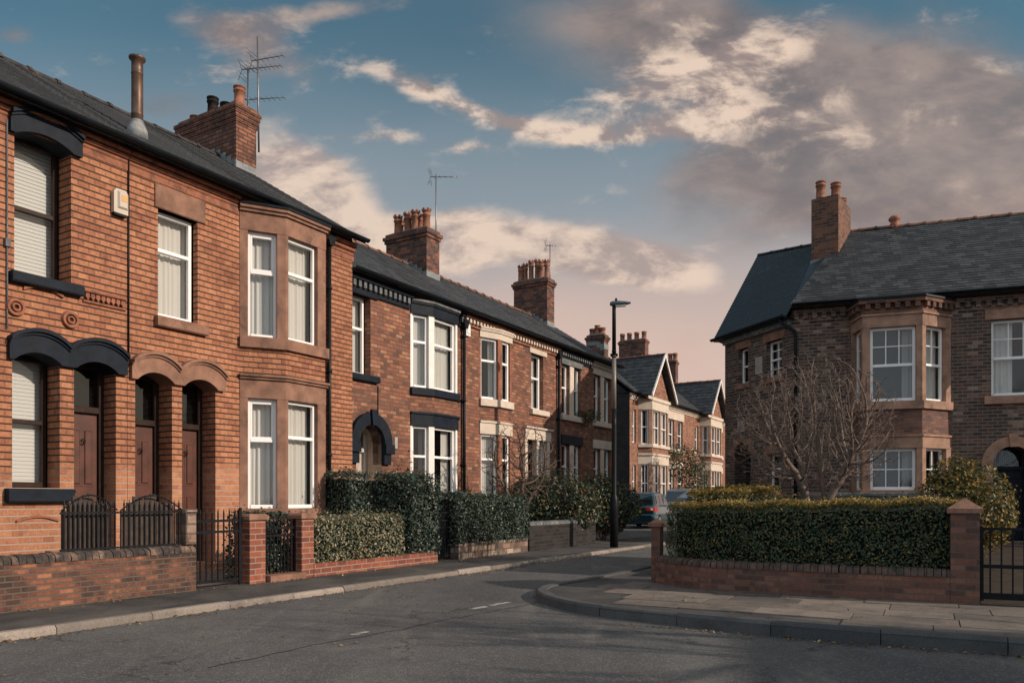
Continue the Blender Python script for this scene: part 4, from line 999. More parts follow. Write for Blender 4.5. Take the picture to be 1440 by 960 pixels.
def shell(parent, fr, a0, a1, depth, zt, mat='brick_dark', zb=PV, ends=True):
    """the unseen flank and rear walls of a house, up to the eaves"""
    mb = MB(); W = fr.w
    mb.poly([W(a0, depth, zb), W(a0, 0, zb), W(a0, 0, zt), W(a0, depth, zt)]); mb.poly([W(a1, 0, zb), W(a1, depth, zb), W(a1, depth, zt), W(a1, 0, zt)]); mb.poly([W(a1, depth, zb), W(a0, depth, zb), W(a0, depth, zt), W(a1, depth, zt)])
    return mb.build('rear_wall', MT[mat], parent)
def pitched(parent, fr, a0, a1, d0, z0, dr, zr, dback, mat='slate', step=.2, rmat='ridge_dark', va0=0.0, va1=0.0):
    """front and rear roof slopes with their ridge; d0/z0 eaves line, dr/zr ridge"""
    mb = MB(); W = fr.w
    roof_slope(mb, W(a0 - va0, d0, z0), W(a1 + va1, d0, z0), W(a0 - va0, dr, zr), W(a1 + va1, dr, zr), step)
    zb = z0 + .05
    mb.poly([W(a1 + va1, dback, zb), W(a0 - va0, dback, zb), W(a0 - va0, dr, zr), W(a1 + va1, dr, zr)])
    # underside and verge thickness
    t = .07
    mb.poly([W(a0 - va0, d0, z0 - t), W(a0 - va0, dr, zr - t), W(a1 + va1, dr, zr - t), W(a1 + va1, d0, z0 - t)])
    for a, fl in ((a0 - va0, 0), (a1 + va1, 1)):
        q = [W(a, d0, z0 - t), W(a, d0, z0 + .014), W(a, dr, zr), W(a, dr, zr - t)]; mb.poly(q if fl else q[::-1])
    mb.poly([W(a0 - va0, d0, z0 - t), W(a1 + va1, d0, z0 - t), W(a1 + va1, d0, z0 + .013), W(a0 - va0, d0, z0 + .013)])
    o = mb.build('roof', MT[mat], parent); ridge(o, W(a0 - va0, dr, zr), W(a1 + va1, dr, zr), rmat)
    # gable triangles
    g_ = MB()
    for a in (a0, a1): g_.poly([W(a, 0, z0 - .1), W(a, dback, z0 - .1), W(a, dr, zr - .075)])
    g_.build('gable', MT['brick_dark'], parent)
    return o

# ------------------------------------------------------------------ left terrace
GZ, GD, RZ, RD = 6.28, -.25, 8.63, 3.55            # gutter height / offset, ridge height / offset from the front wall
A_ = lambda x, d=0.0: FA.a(x, d)
ROT = FA.ang()
def house(name, label, fr, a, z=PV, cat='house', group='terraced houses along the left side'):
    return thing(name, label, cat, fr.w(a, 0, z), fr.ang(), group)
def cornice_brick(parent, fr, a0, a1, z0, z1, mat='brick_mould'):
    mb = MB(); h = z1 - z0
    for i, (p, q0, q1) in enumerate(((.03, 0, .3), (.065, .34, .62), (.11, .66, 1.0))): mb.bbox(fr, a0, a1, -p, -.001 * i, z0 + h * q0, z0 + h * q1, .02)
    mb.box(fr, a0, a1, -.012, -.004, z0 - .09, z0 + h)
    return mb.build('cornice', MT[mat], parent)
def sill(parent, fr, a0, a1, z0, z1, mat, proj=.09, label=None, back=.08):
    mb = MB(); mb.prism(fr, [(a0, z0), (a1, z0), (a1, z1), (a0, z1)], -proj + .012, back); mb.box(fr, a0 + .0, a1 - .0, -proj, -proj + .0125, z0 + .012, z1 - .018)
    o = mb.build('sill', MT[mat], parent)
    if label: o['label'] = label
    return o

# --- house A: black painted stone, nearest
hA = house('terraced_house', 'nearest orange brick terraced house with black painted stone lintels and sills', FA, 1.9)
xa0, xa1 = 1.9, 6.555
w1 = (A_(20), A_(100), 4.12, 6.0, .30); w2 = (A_(17), A_(84), 1.42, 3.16, .30); d1 = (A_(104), A_(163), .28, 3.16, .30)
w0 = (2.6, 3.5, 4.12, 6.0, .3); w0b = (2.5, 3.7, 1.42, 3.0, .3)
mb = MB(); wall(mb, FA, xa0, xa1, PV, GZ + .1, [w1, w2, d1, w0, w0b]); mb.build('front_wall', MT['brick_orange'], hA)
shell(hA, FA, xa0, xa1, 7.3, GZ)
pitched(hA, FA, xa0, xa1, GD, GZ, RD, RZ, 7.35)
cornice_brick(hA, FA, xa0, xa1, 6.04 + .0, 6.24)
gutter(hA, [FA.w(xa0, GD - .05, GZ + .01), FA.w(xa1 + .02, GD - .05, GZ + .01)], .06)
for (w, cov, sd) in ((w1, 'blind', 1), (w2, 'blind', 2), (w0, 'blind', 3), (w0b, 'blind', 4)):
    window(hA, FA, w[0] + .01, w[1] - .01, w[2] + .01, w[3] - .02, .3, bars=(.50,), mat='timber_dark', fw=.06, cover=cov, seed=sd)
door(hA, FA, d1[0] + .005, d1[1] - .005, d1[2], 2.52, d1[3], .3, label='brown panelled front door with an iron knocker')
hood(hA, FA, w1[0], w1[1], w1[0] - .07, w1[1] + .12, 5.87, .10, .22, -.07, .28, 'stone_black')
vx = (w2[1] + d1[0]) / 2
hood(hA, FA, w2[0], w2[1], A_(10), vx, 3.03, .12, .23, -.07, .28, 'stone_black'); hood(hA, FA, d1[0], d1[1], vx, A_(176), 3.03, .12, .23, -.072, .28, 'stone_black')
sill(hA, FA, A_(12), A_(113), 4.0, 4.13, 'stone_black', .11); sill(hA, FA, A_(6), A_(98), 1.24, 1.41, 'stone_black', .12)
mb = MB()
for px, py in ((21, 432), (98, 450)):
    a, z = FA.hit(px, py); c = FA.w(a, 0, z); nrm = Vector((*-FA.n, 0)); 
    for r0_, r1_, p in ((.105, .075, .045), (.05, .03, .05)):
        A, B, A2, B2 = [], [], [], []
        for q in range(25):
            an = q * math.pi * 2 / 24; A.append(FA.w(a + r0_ * math.cos(an), -p, z + r0_ * math.sin(an))); B.append(FA.w(a + r1_ * math.cos(an), -p, z + r1_ * math.sin(an))); A2.append(FA.w(a + (r0_ + .015) * math.cos(an), 0, z + (r0_ + .015) * math.sin(an))); B2.append(FA.w(a + r1_ * math.cos(an) * .9, -.012, z + r1_ * math.sin(an) * .9))
        mb.strip(A, B, 0, True); mb.strip(A2, A, 0, True); mb.strip(B, B2, 0, True); mb.poly(B2)
a0_, z0_ = FA.hit(32, 425); a1_, z1_ = FA.hit(88, 440); lo = [(a0_ + (a1_ - a0_) * t / 10, 3.93 - .0 + .07 * math.sin(math.pi * t / 10)) for t in range(11)]
mb.band(FA, lo, [(a, z + .035) for a, z in lo], -.035, 0)
mb.build('terracotta_roundels', MT['brick_mould'], hA)
mb = MB(); a0_, a1_ = A_(116), A_(176); mb.bbox(FA, a0_, a1_, -.05, 0, 4.085, 4.13, .01); r = random.Random(6); a = a0_ + .02
while a < a1_ - .06:
    mb.prism(FA, [(a, 4.02), (a + .03, 3.985 + r.uniform(0, .01)), (a + .06, 4.02), (a + .055, 4.07), (a + .005, 4.07)], -.045, 0); a += .072
mb.bbox(FA, a0_, a1_, -.03, 0, 3.945, 3.975, .006); mb.build('carved_frieze', MT['brick_mould'], hA)
mb = MB(); lo = [(A_(22) + (A_(82) - A_(22)) * t / 8, .98 + .06 * math.sin(math.pi * t / 8)) for t in range(9)]; mb.band(FA, lo, [(a, z + .03) for a, z in lo], -.03, 0); mb.build('relieving_arch', MT['brick_mould'], hA)
a, z = FA.hit(166, 285); mb = MB(); h_ = .17
mb.prism(FA, [(a - .105, z - h_), (a + .105, z - h_), (a + .105, z + h_ - .05), (a + .07, z + h_), (a - .07, z + h_), (a - .105, z + h_ - .05)], -.075, 0); mb.bbox(FA, a - .05, a + .095, -.10, -.074, z - h_ + .07, z + h_ - .03, .02)
ab = mb.build('alarm_box', MT['plastic_cream'], hA); mb = MB(); mb.box(FA, a - .01, a + .075, -.103, -.099, z + .0, z + .09); mb.build('orange_patch', MT['amber'], ab); mb = MB(); mb.prism(FA, [(a - .09, z - h_ - .03), (a + .09, z - h_ - .03), (a + .10, z - h_ - .001), (a - .10, z - h_ - .001)], -.07, 0); mb.build('siren_base', MT['black'], ab)  # plain orange patch on the box front, not a lamp
mb = MB(); mb.tube([FA.w(A_(9), -.015, 6.0), FA.w(A_(9), -.02, 4.3), FA.w(A_(9), -.02, 3.4)], .010, 6); a = A_(9); mb.box(FA, a - .03, a + .03, -.05, 0, 4.42, 4.52); mb.build('cable', MT['stone_grey'], hA)
mb = MB(); a = A_(180); mb.tube([FA.w(a, -.014, GZ - .1), FA.w(a, -.014, 3.25)], .013, 6); mb.build('cable', MT['iron'], hA)
# flue on the front slope
a = FA.a(193, .85); zb = GZ + (RZ - GZ) * (.85 - GD) / (RD - GD); p = FA.w(a, .85, 0)
mb = MB(); zt = FA.z(193, 80, .85); mb.lathe(p[0], p[1], [(.085, zb - .1), (.085, zb + .3), (.092, zb + .31), (.085, zb + .33), (.085, zt - .28), (.092, zt - .27), (.085, zt - .25), (.085, zt - .07), (.12, zt - .05), (.125, zt - .02), (.05, zt + .02), (.0, zt + .025)], 16)
fl = mb.build('flue_pipe', MT['flue'], hA); mb = MB(); mb.lathe(p[0], p[1], [(.16, zb - .10), (.15, zb + .06), (.095, zb + .20), (.087, zb + .22)], 16); mb.build('flashing_collar', MT['lead'], fl)

# --- house B: brown sandstone, twin doors, bay
hB = house('terraced_house', 'orange brick terraced house with brown sandstone bay window and two brown doors under twin arches', FA, 6.56)
xb0, xb1 = 6.56, A_(495.5)
d2 = (A_(190), A_(242), .28, 3.13, .33); d3 = (A_(256), A_(303), .28, 3.13, .33); w3 = (A_(222), A_(278), 3.98, 5.58, .11)
bp = [(8.51, 0), (9.13, -.40), (10.05, -.40), (10.40, 0)]
mb = MB(); wall(mb, FA, xb0, xb1, PV, GZ + .1, [d2, d3, w3, (bp[0][0] + .05, bp[3][0] - .05, 1.0, 6.1, .02)]); mb.build('front_wall', MT['brick_orange'], hB)
shell(hB, FA, xb0, xb1, 7.3, GZ)
pitched(hB, FA, xb0, xb1, GD, GZ, RD, RZ, 7.35, va1=.10)
cornice_brick(hB, FA, xb0, bp[0][0] - .03, 6.04, 6.24); cornice_brick(hB, FA, bp[3][0] + .02, xb1 + .03, 5.98, 6.22)
gutter(hB, [FA.w(xb0 + .02, GD - .05, GZ + .008), FA.w(xb1 + .12, GD - .05, GZ + .008)], .06)
door(hB, FA, d2[0] + .005, d2[1] - .005, d2[2], 2.42, d2[3], .33, panels=((.1, .5, 2), (.58, .9, 2)), label='brown door on the near side under the twin arches')
door(hB, FA, d3[0] + .005, d3[1] - .005, d3[2], 2.42, d3[3], .33, panels=((.1, .5, 2), (.58, .9, 2)), label='brown door next to the bay')
vx = (d2[1] + d3[0]) / 2
hood(hB, FA, d2[0], d2[1], A_(182), vx, 3.0, .13, .22, -.07, .3, 'sandstone'); hood(hB, FA, d3[0], d3[1], vx, A_(314), 3.0, .13, .22, -.072, .3, 'sandstone')
window(hB, FA, w3[0] + .004, w3[1] - .03, w3[2] + .01, w3[3] - .01, .11, bars=(.64,), cover='net', seed=5)
mb = MB(); mb.bbox(FA, A_(217), A_(288), -.03, .10, 5.58, 5.93, .012); mb.build('lintel', MT['sandstone'], hB)
sill(hB, FA, A_(217), A_(289), 3.83, 3.98, 'sandstone', .09)
LV = [(1.02, 1.12, 2.95, 3.26, 3.34), (3.78, 3.96, 5.72, 6.02, 6.12)]
for (s0, s1, l0, l1, c1) in LV:
    mb = MB(); ring(mb, FA, bp, .07, .2, s0, s1, 0)
    if s0 < 2: ring(mb, FA, bp, 0, .2, .86, 1.02, 0)
    ring(mb, FA, bp, .015, .2, l0, l1, 0); ring(mb, FA, bp, .055, .2, l1, l1 + (c1 - l1) * .5, 0); ring(mb, FA, bp, .09, .2, l1 + (c1 - l1) * .5, c1, 0)
    post(mb, FA, bp, 0, 0, .13, .008, .17, s1, l0, 0); post(mb, FA, bp, 1, .14, .05, .008, .17, s1, l0, 0); post(mb, FA, bp, 2, .19, .06, .008, .17, s1, l0, 0); post(mb, FA, bp, 3, .07, 0, .008, .17, s1, l0, 0)
    bay = mb.build('bay_window', MT['sandstone'], hB); mb = MB()
    if s0 < 2: ring(mb, FA, bp, .002, .2, PV, .86, 0)
    else: ring(mb, FA, bp, 0, .2, 3.34, 3.78, 0)
    mb.build('brick_band', MT['brick_orange'], bay)
mb = MB(); O = offs(bp, .11); mb.plan([FA.w(*p, 0)[:2] for p in O], 6.122, 6.16); mb.build('lead_flat_roof', MT['gutter'], bay)
fs = faces_of(FA, bp)
for li, (z0, z1) in enumerate(((1.12, 2.95), (3.96, 5.72))):
    f, L = fs[0]; window(hB, f, .12, L - .13, z0, z1, .07, bars=(.62,), cover='net', seed=20 + li, top_inner=True)
    f, L = fs[1]; window(hB, f, .04, L - .18, z0, z1, .07, bars=(.66,), cover='net', seed=24 + li)
    f, L = fs[2]; window(hB, f, .05, L - .06, z0, z1, .07, bars=(.66,), cover='net', seed=26 + li, fw=.045)
downpipe(hB, FA, 10.49, -.07, PV, 6.0)
ch = stack(hB, FA, FA.a(332, 2.95), FA.a(332, 2.95) + .53, 2.95, 4.85, 6.9, 9.66, 'brick_stack', caps=5, over=.02)
c0 = FA.a(332, 2.95)
for (dd, da, hh, rr_, mt) in ((4.62, .25, .16, .12, 'pot'), (4.02, .25, .42, .13, 'pot_black'), (3.62, .28, .20, .13, 'pot_black'), (3.15, .25, .42, .13, 'pot')):
    p = FA.w(c0 + da, dd, 0); pot(ch, p[0], p[1], 9.68, hh, rr_, mt)
mb = MB()
for i in range(7):
    dd = 2.93 - .02 + i * .0; d0_ = 2.95 + i * .17; zz = GZ + (RZ - GZ) * min(1, (d0_ - GD) / (RD - GD)); mb.box(FA, c0 - .012, c0 - .004, d0_ - .02, d0_ + .17, zz - .10, zz + .17) if d0_ < RD + .2 else None
zz = GZ + (RZ - GZ) * (2.95 - GD) / (RD - GD); mb.box(FA, c0 - .02, c0 + .55, 2.93, 2.945, zz - .05, zz + .14); mb.build('lead_flashing', MT['lead'], ch)
bp_ = FA.w(c0 + .56, 3.25, 8.95); aerial(ch, bp_, 1.75, [(1.72, ROT - 1.25, .95, 9, .30), (1.05, ROT - 1.2, 1.0, 8, .28)])
bp_ = FA.w(c0 + .60, 2.95, 8.8); aerial(ch, bp_, 2.5, [(2.0, ROT - 1.35, .8, 6, .22)], lean=(-.03, .0))

# --- houses C, D, E
CG, CGD, CRZ, CRD = 5.80, -.25, 7.68, 2.64
def upper_bay(h, fr, bp, lv, stone, sill_m, mull, mull_w, brick, seed, covers, wl=(.03, .03), top_bars=(.63,), lintel_grey=False, low=True):
    """shallow two-storey angled bay; lv = (sill0, sill1, lintel0, lintel1)"""
    for li, (s0, s1, l0, l1) in enumerate(lv):
        mb = MB(); sb = MB(); ml = MB(); bk = MB()
        ring(sb, fr, bp, .07, .2, s0, s1, 0); ring(mb, fr, bp, .03, .2, l0, l1, 0); ring(mb, fr, bp, .06, .2, l1, l1 + .05, 0)
        post(ml, fr, bp, 0, 0, .05, .0, .14, s1, l0, 0); post(ml, fr, bp, 1, mull_w[0], mull_w[1], .012, .14, s1, l0, 0); post(ml, fr, bp, 2, .07, .03, .0, .14, s1, l0, 0); post(ml, fr, bp, 3, .03, 0, .0, .14, s1, l0, 0)
        bay = mb.build('bay_window', MT[stone], h); sb.build('sill', MT[sill_m], bay); ml.build('mullions', MT[mull], bay)
        ring(bk, fr, bp, 0, .2, PV if li == 0 else lv[0][3] + .05, s0, 0); bk.build('brick_band', MT[brick], bay)
    c = MB(); c.plan([fr.w(*p, 0)[:2] for p in offs(bp, .08)], lv[1][3] + .052, lv[1][3] + .10); c.build('flat_roof', MT['stone_cream' if stone == 'stone_cream' else 'stone_grey'], bay)
    fs = faces_of(fr, bp)
    for li, (s0, s1, l0, l1) in enumerate(lv):
        f, L = fs[0]; window(h, f, .05, L - mull_w[0], s1, l0, .05, bars=top_bars, cover=covers[li][0], seed=seed + li)
        f, L = fs[1]; window(h, f, mull_w[1], L - .07, s1, l0, .05, bars=top_bars, cover=covers[li][1], seed=seed + 3 + li)
    return bay
C = lambda x, d=0.0: FC.a(x, d)
hC = house('terraced_house', 'weathered brick terraced house with black arched doorway and black painted lintels', FC, xb1 + .01)
xc0, xc1 = xb1 + .005, 15.28
wc = (xc0 + .04, C(521), 3.79, 5.38, .16); ac = (C(518) + .03, .29); dc = (ac[0] - .38, ac[0] + .38)
bpC = [(13.29, 0), (13.82, -.20), (14.79, -.20), (15.05, 0)]
holes = [wc, (bpC[0][0] + .04, bpC[3][0] - .04, .9, 5.6, .02)]
for i in range(20):
    x0, x1 = dc[0] + .76 * i / 20, dc[0] + .76 * (i + 1) / 20; xm = (x0 + x1) / 2 - ac[0]; holes.append((x0, x1, .28, 2.42 + math.sqrt(max(0, .38 ** 2 - xm * xm)), .012))
mb = MB(); wall(mb, FC, xc0, xc1, PV, CG + .1, holes); mb.build('front_wall', MT['brick_mixed'], hC)
shell(hC, FC, xc0, xc1, 5.5, CG)
pitched(hC, FC, xc0, xc1, CGD, CG, CRD, CRZ, 5.53, rmat='ridge_red')
dentils(hC, FC, xc0, bpC[0][0] - .05, 5.42, 5.74, ('stone_black', 'stone_grey', 'stone_black'))
dentils(hC, FC, bpC[3][0] + .05, xc1, 5.42, 5.74, ('stone_black', 'stone_grey', 'stone_black'))
gutter(hC, [FC.w(xc0, CGD - .05, CG + .01), FC.w(xc1, CGD - .05, CG + .01)], .06)
window(hC, FC, wc[0], wc[1] - .02, wc[2], wc[3], .16, bars=(.60,), cover='net', seed=31)
mb = MB(); mb.bbox(FC, xc0 + .01, C(530), -.05, .1, 5.38, 5.62, .012); mb.build('lintel', MT['stone_black'], hC); sill(hC, FC, xc0 + .01, C(530), 3.66, 3.79, 'stone_black', .1)
mb = MB(); lo = arc(dc[0], dc[1], 2.42, .38, 18); up = arc(dc[0] - .24, dc[1] + .24, 2.42, .62, 18); mb.band(FC, lo, up, -.10, .25)
for s_ in (-1, 1): e = ac[0] + s_ * .38; mb.box(FC, min(e, e + s_ * .28), max(e, e + s_ * .28), -.13, .25, 2.22, 2.418); mb.box(FC, min(e, e + s_ * .22), max(e, e + s_ * .22), -.08, .25, 2.0, 2.218)
mb.prism(FC, [(ac[0] - .05, 2.78), (ac[0] + .05, 2.78), (ac[0] + .085, 3.1), (ac[0] - .085, 3.1)], -.15, -.09); mb.build('door_arch', MT['stone_black'], hC)
dd = door(hC, FC, dc[0], dc[1], .28, 2.3, 2.82, .42, mat='door_white', fmat='timber_white', label='cream front door deep inside a black stone arch')
rb = MB()
wall_pts = [(dc[0], .28)] + lo + [(dc[1], .28)]
rb.strip([FC.w(a, .012, z) for a, z in wall_pts], [FC.w(a, .45, z) for a, z in wall_pts], 0); rb.build('porch_reveal', MT['stone_cream'], hC)
upper_bay(hC, FC, bpC, [(.95, 1.08, 2.90, 3.16), (3.58, 3.74, 5.36, 5.58)], 'stone_black', 'stone_black', 'timber_white', (.10, .06), 'brick_mixed', 40, [('dimdrapes', 'drapes'), ('net', 'net')])
a = C(556); mb = MB(); mb.bbox(FC, a - .05, a + .05, -.03, 0, 2.35, 2.6, .01); mb.build('meter_plate', MT['plaque'], hC)
mb = MB(); mb.tube([FC.w(C(531), -.012, 3.62), FC.w(C(531), -.012, 2.6)], .012, 6); mb.build('cable', MT['iron'], hC)
downpipe(hC, FC, C(649.5), -.07, PV, 5.4)
zr = lambda dd: CG + (CRZ - CG) * min(1, (dd - CGD) / (CRD - CGD))
def mid_stack(h, px, d0, width, along, zt, mat, pots, seed, red=False, ph=.45, prad=.12):
    a0 = FC.a(px, d0); ch = stack(h, FC, a0, a0 + along, d0, d0 + width, zr(d0) - .5, zt, mat, caps=3)
    r = random.Random(seed)
    for (t, q, hh, mt) in pots:
        p = FC.w(a0 + along * q, d0 + width * t, 0); pot(ch, p[0], p[1], zt, hh, prad, mt, crown=(ph > .4))
    mb = MB(); mb.box(FC, a0 - .02, a0 + along + .01, d0 - .012, d0 - .004, zr(d0) - .05, zr(d0) + .16)
    for i in range(5):
        q = d0 + i * .16; mb.box(FC, a0 - .012, a0 - .003, q, q + .16, zr(q) - .1, zr(q) + .15)
    mb.build('lead_flashing', MT['lead'], ch)
    return ch, a0
chC, a0 = mid_stack(hC, 600, 2.0, 1.41, .57, 8.60, 'brick_sooty', [(.16, .5, .55, 'pot'), (.36, .28, .52, 'pot'), (.40, .75, .5, 'pot'), (.60, .45, .55, 'pot'), (.80, .3, .5, 'pot'), (.88, .7, .48, 'pot')], 1)
aerial(chC, FC.w(a0 + .62, 2.15, 7.9), 2.35, [(2.28, ROT - 1.1, .75, 5, .22)])

hD = house('terraced_house', 'weathered brick terraced house with cream painted lintels and cream dentil cornice', FC, 15.29)
xd0, xd1 = 15.29, 20.2
bpD = [(16.03, 0), (C(702, -.2), -.20), (17.25, -.20), (17.50, 0)]
wd = (C(747), C(764), 3.80, 5.36, .12); dD = (C(741), C(769), .28, 2.93, .15)
mb = MB(); wall(mb, FC, xd0, xd1, PV, CG + .1, [wd, dD, (bpD[0][0] + .04, bpD[3][0] - .04, .9, 5.6, .02)]); mb.build('front_wall', MT['brick_mixed'], hD)
shell(hD, FC, xd0, xd1, 5.5, CG); pitched(hD, FC, xd0, xd1, CGD, CG, CRD, CRZ, 5.53, rmat='ridge_red')
dentils(hD, FC, xd0, xd1, 5.50, 5.74, ('brick_mould', 'stone_cream', 'black'), pitch=.15)
gutter(hD, [FC.w(xd0, CGD - .05, CG + .01), FC.w(xd1, CGD - .05, CG + .01)], .06)
upper_bay(hD, FC, bpD, [(1.05, 1.2, 2.92, 3.2), (3.62, 3.80, 5.34, 5.50)], 'stone_cream', 'stone_cream', 'brick_mould', (.05, .12), 'brick_mixed', 50, [('net', 'drapes'), ('drapes', 'net')])
window(hD, FC, wd[0], wd[1] - .02, wd[2], wd[3], .12, bars=(.58,), cover='net', seed=56)
mb = MB(); mb.bbox(FC, C(744), C(768), -.04, .1, 5.36, 5.56, .012); mb.build('lintel', MT['stone_cream'], hD); sill(hD, FC, C(745), C(769), 3.65, 3.8, 'stone_cream', .1)
mb = MB(); mb.bbox(FC, C(737), C(773), -.06, .12, 2.93, 3.24, .015); mb.bbox(FC, C(736), C(774), -.12, .0, 3.24, 3.29, .01)
for x in (C(738.5), C(755), C(770)): mb.bbox(FC, x - .07, x + .07, -.05, .12, .28, 2.928, .015)
mb.build('door_surround', MT['stone_cream'], hD)
xm = C(755); door(hD, FC, dD[0], xm - .07, .28, 2.3, 2.93, .15, label='brown door between cream pillars'); door(hD, FC, xm + .07, dD[1], .28, 2.3, 2.93, .15, mat='door_white', fmat='timber_white', label='white door between cream pillars')
a, z = FC.hit(655, 464); mb = MB(); mb.prism(FC, [(a - .09, z - .15), (a + .09, z - .15), (a + .09, z + .11), (a, z + .16), (a - .09, z + .11)], -.08, 0); mb.bbox(FC, a - .06, a + .06, -.10, -.078, z - .1, z + .08, .015); mb.build('alarm_box', MT['plastic_white'], hD)
downpipe(hD, FC, C(783), -.07, PV, 5.45)
chD, a0 = mid_stack(hD, 769.5, 2.0, 1.34, .52, 8.93, 'brick_sooty', [(.12, .5, .62, 'pot'), (.24, .3, .6, 'pot'), (.42, .6, .7, 'pot'), (.55, .35, .66, 'pot'), (.76, .5, .62, 'pot'), (.86, .3, .55, 'pot')], 2, prad=.10)
aerial(chD, FC.w(a0 + .58, 2.2, 8.4), 1.85, [(1.8, ROT - .9, .35, 4, .2)])

hE = house('terraced_house', 'weathered brick end terrace house with paired stone mullioned windows and one grey lintel', FC, 20.21)
xe0, xe1 = 20.21, 24.35
we = [(C(790), C(800.5)), (C(806.5), C(816.5)), (C(835), C(844)), (C(849), C(858.5))]
hl = [(p, q, 3.83, 5.34, .14) for p, q in we] + [(p, q, 1.2, 2.93, .14) for p, q in we]
mb = MB(); wall(mb, FC, xe0, xe1, PV, CG + .1, hl); mb.build('front_wall', MT['brick_mixed'], hE)
shell(hE, FC, xe0, xe1, 5.5, CG); pitched(hE, FC, xe0, xe1, CGD, CG, CRD, CRZ, 5.53, va1=.05, rmat='ridge_red')
dentils(hE, FC, xe0, C(830), 5.50, 5.74, ('stone_black', 'stone_grey', 'black'), pitch=.15); dentils(hE, FC, C(830) + .003, xe1, 5.50, 5.74, ('stone_cream', 'stone_cream', 'black'), pitch=.15)
gutter(hE, [FC.w(xe0, CGD - .05, CG + .01), FC.w(xe1 + .1, CGD - .05, CG + .01)], .06)
for i, (p, q) in enumerate(we):
    window(hE, FC, p, q, 3.83, 5.34, .1, bars=(.55,), cover='net', seed=60 + i, fw=.05); window(hE, FC, p, q, 1.2, 2.93, .1, bars=(.62,), cover='drapes', seed=66 + i, fw=.05)
for (x0, x1, mt, lm) in ((C(788.5), C(818.5), 'stone_grey', 'stone_black'), (C(833.5), C(861), 'stone_cream', 'stone_cream')):
    for (z0, z1, s0, s1) in ((5.34, 5.52, 3.66, 3.83), (2.93, 3.22, 1.05, 1.2)):
        mb = MB(); mb.bbox(FC, x0, x1, -.05, .12, z0, z1, .012); mb.build('lintel', MT[mt if z0 > 4 else lm], hE); sill(hE, FC, x0, x1, s0, s1, 'stone_cream', .09)
    pr = [w for w in we if x0 < w[0] < x1]
    for z0, z1 in ((3.83, 5.34), (1.2, 2.93)): mb = MB(); mb.bbox(FC, pr[0][1] + .01, pr[1][0] - .01, -.03, .14, z0, z1, .015); mb.build('mullion', MT['stone_cream'], hE)
mid_stack(hE, 849.5, 2.3, .78, .42, 8.0, 'brick_sooty', [(.2, .5, .3, 'pot'), (.5, .5, .42, 'pot'), (.8, .5, .3, 'pot')], 3, ph=.3, prad=.13)

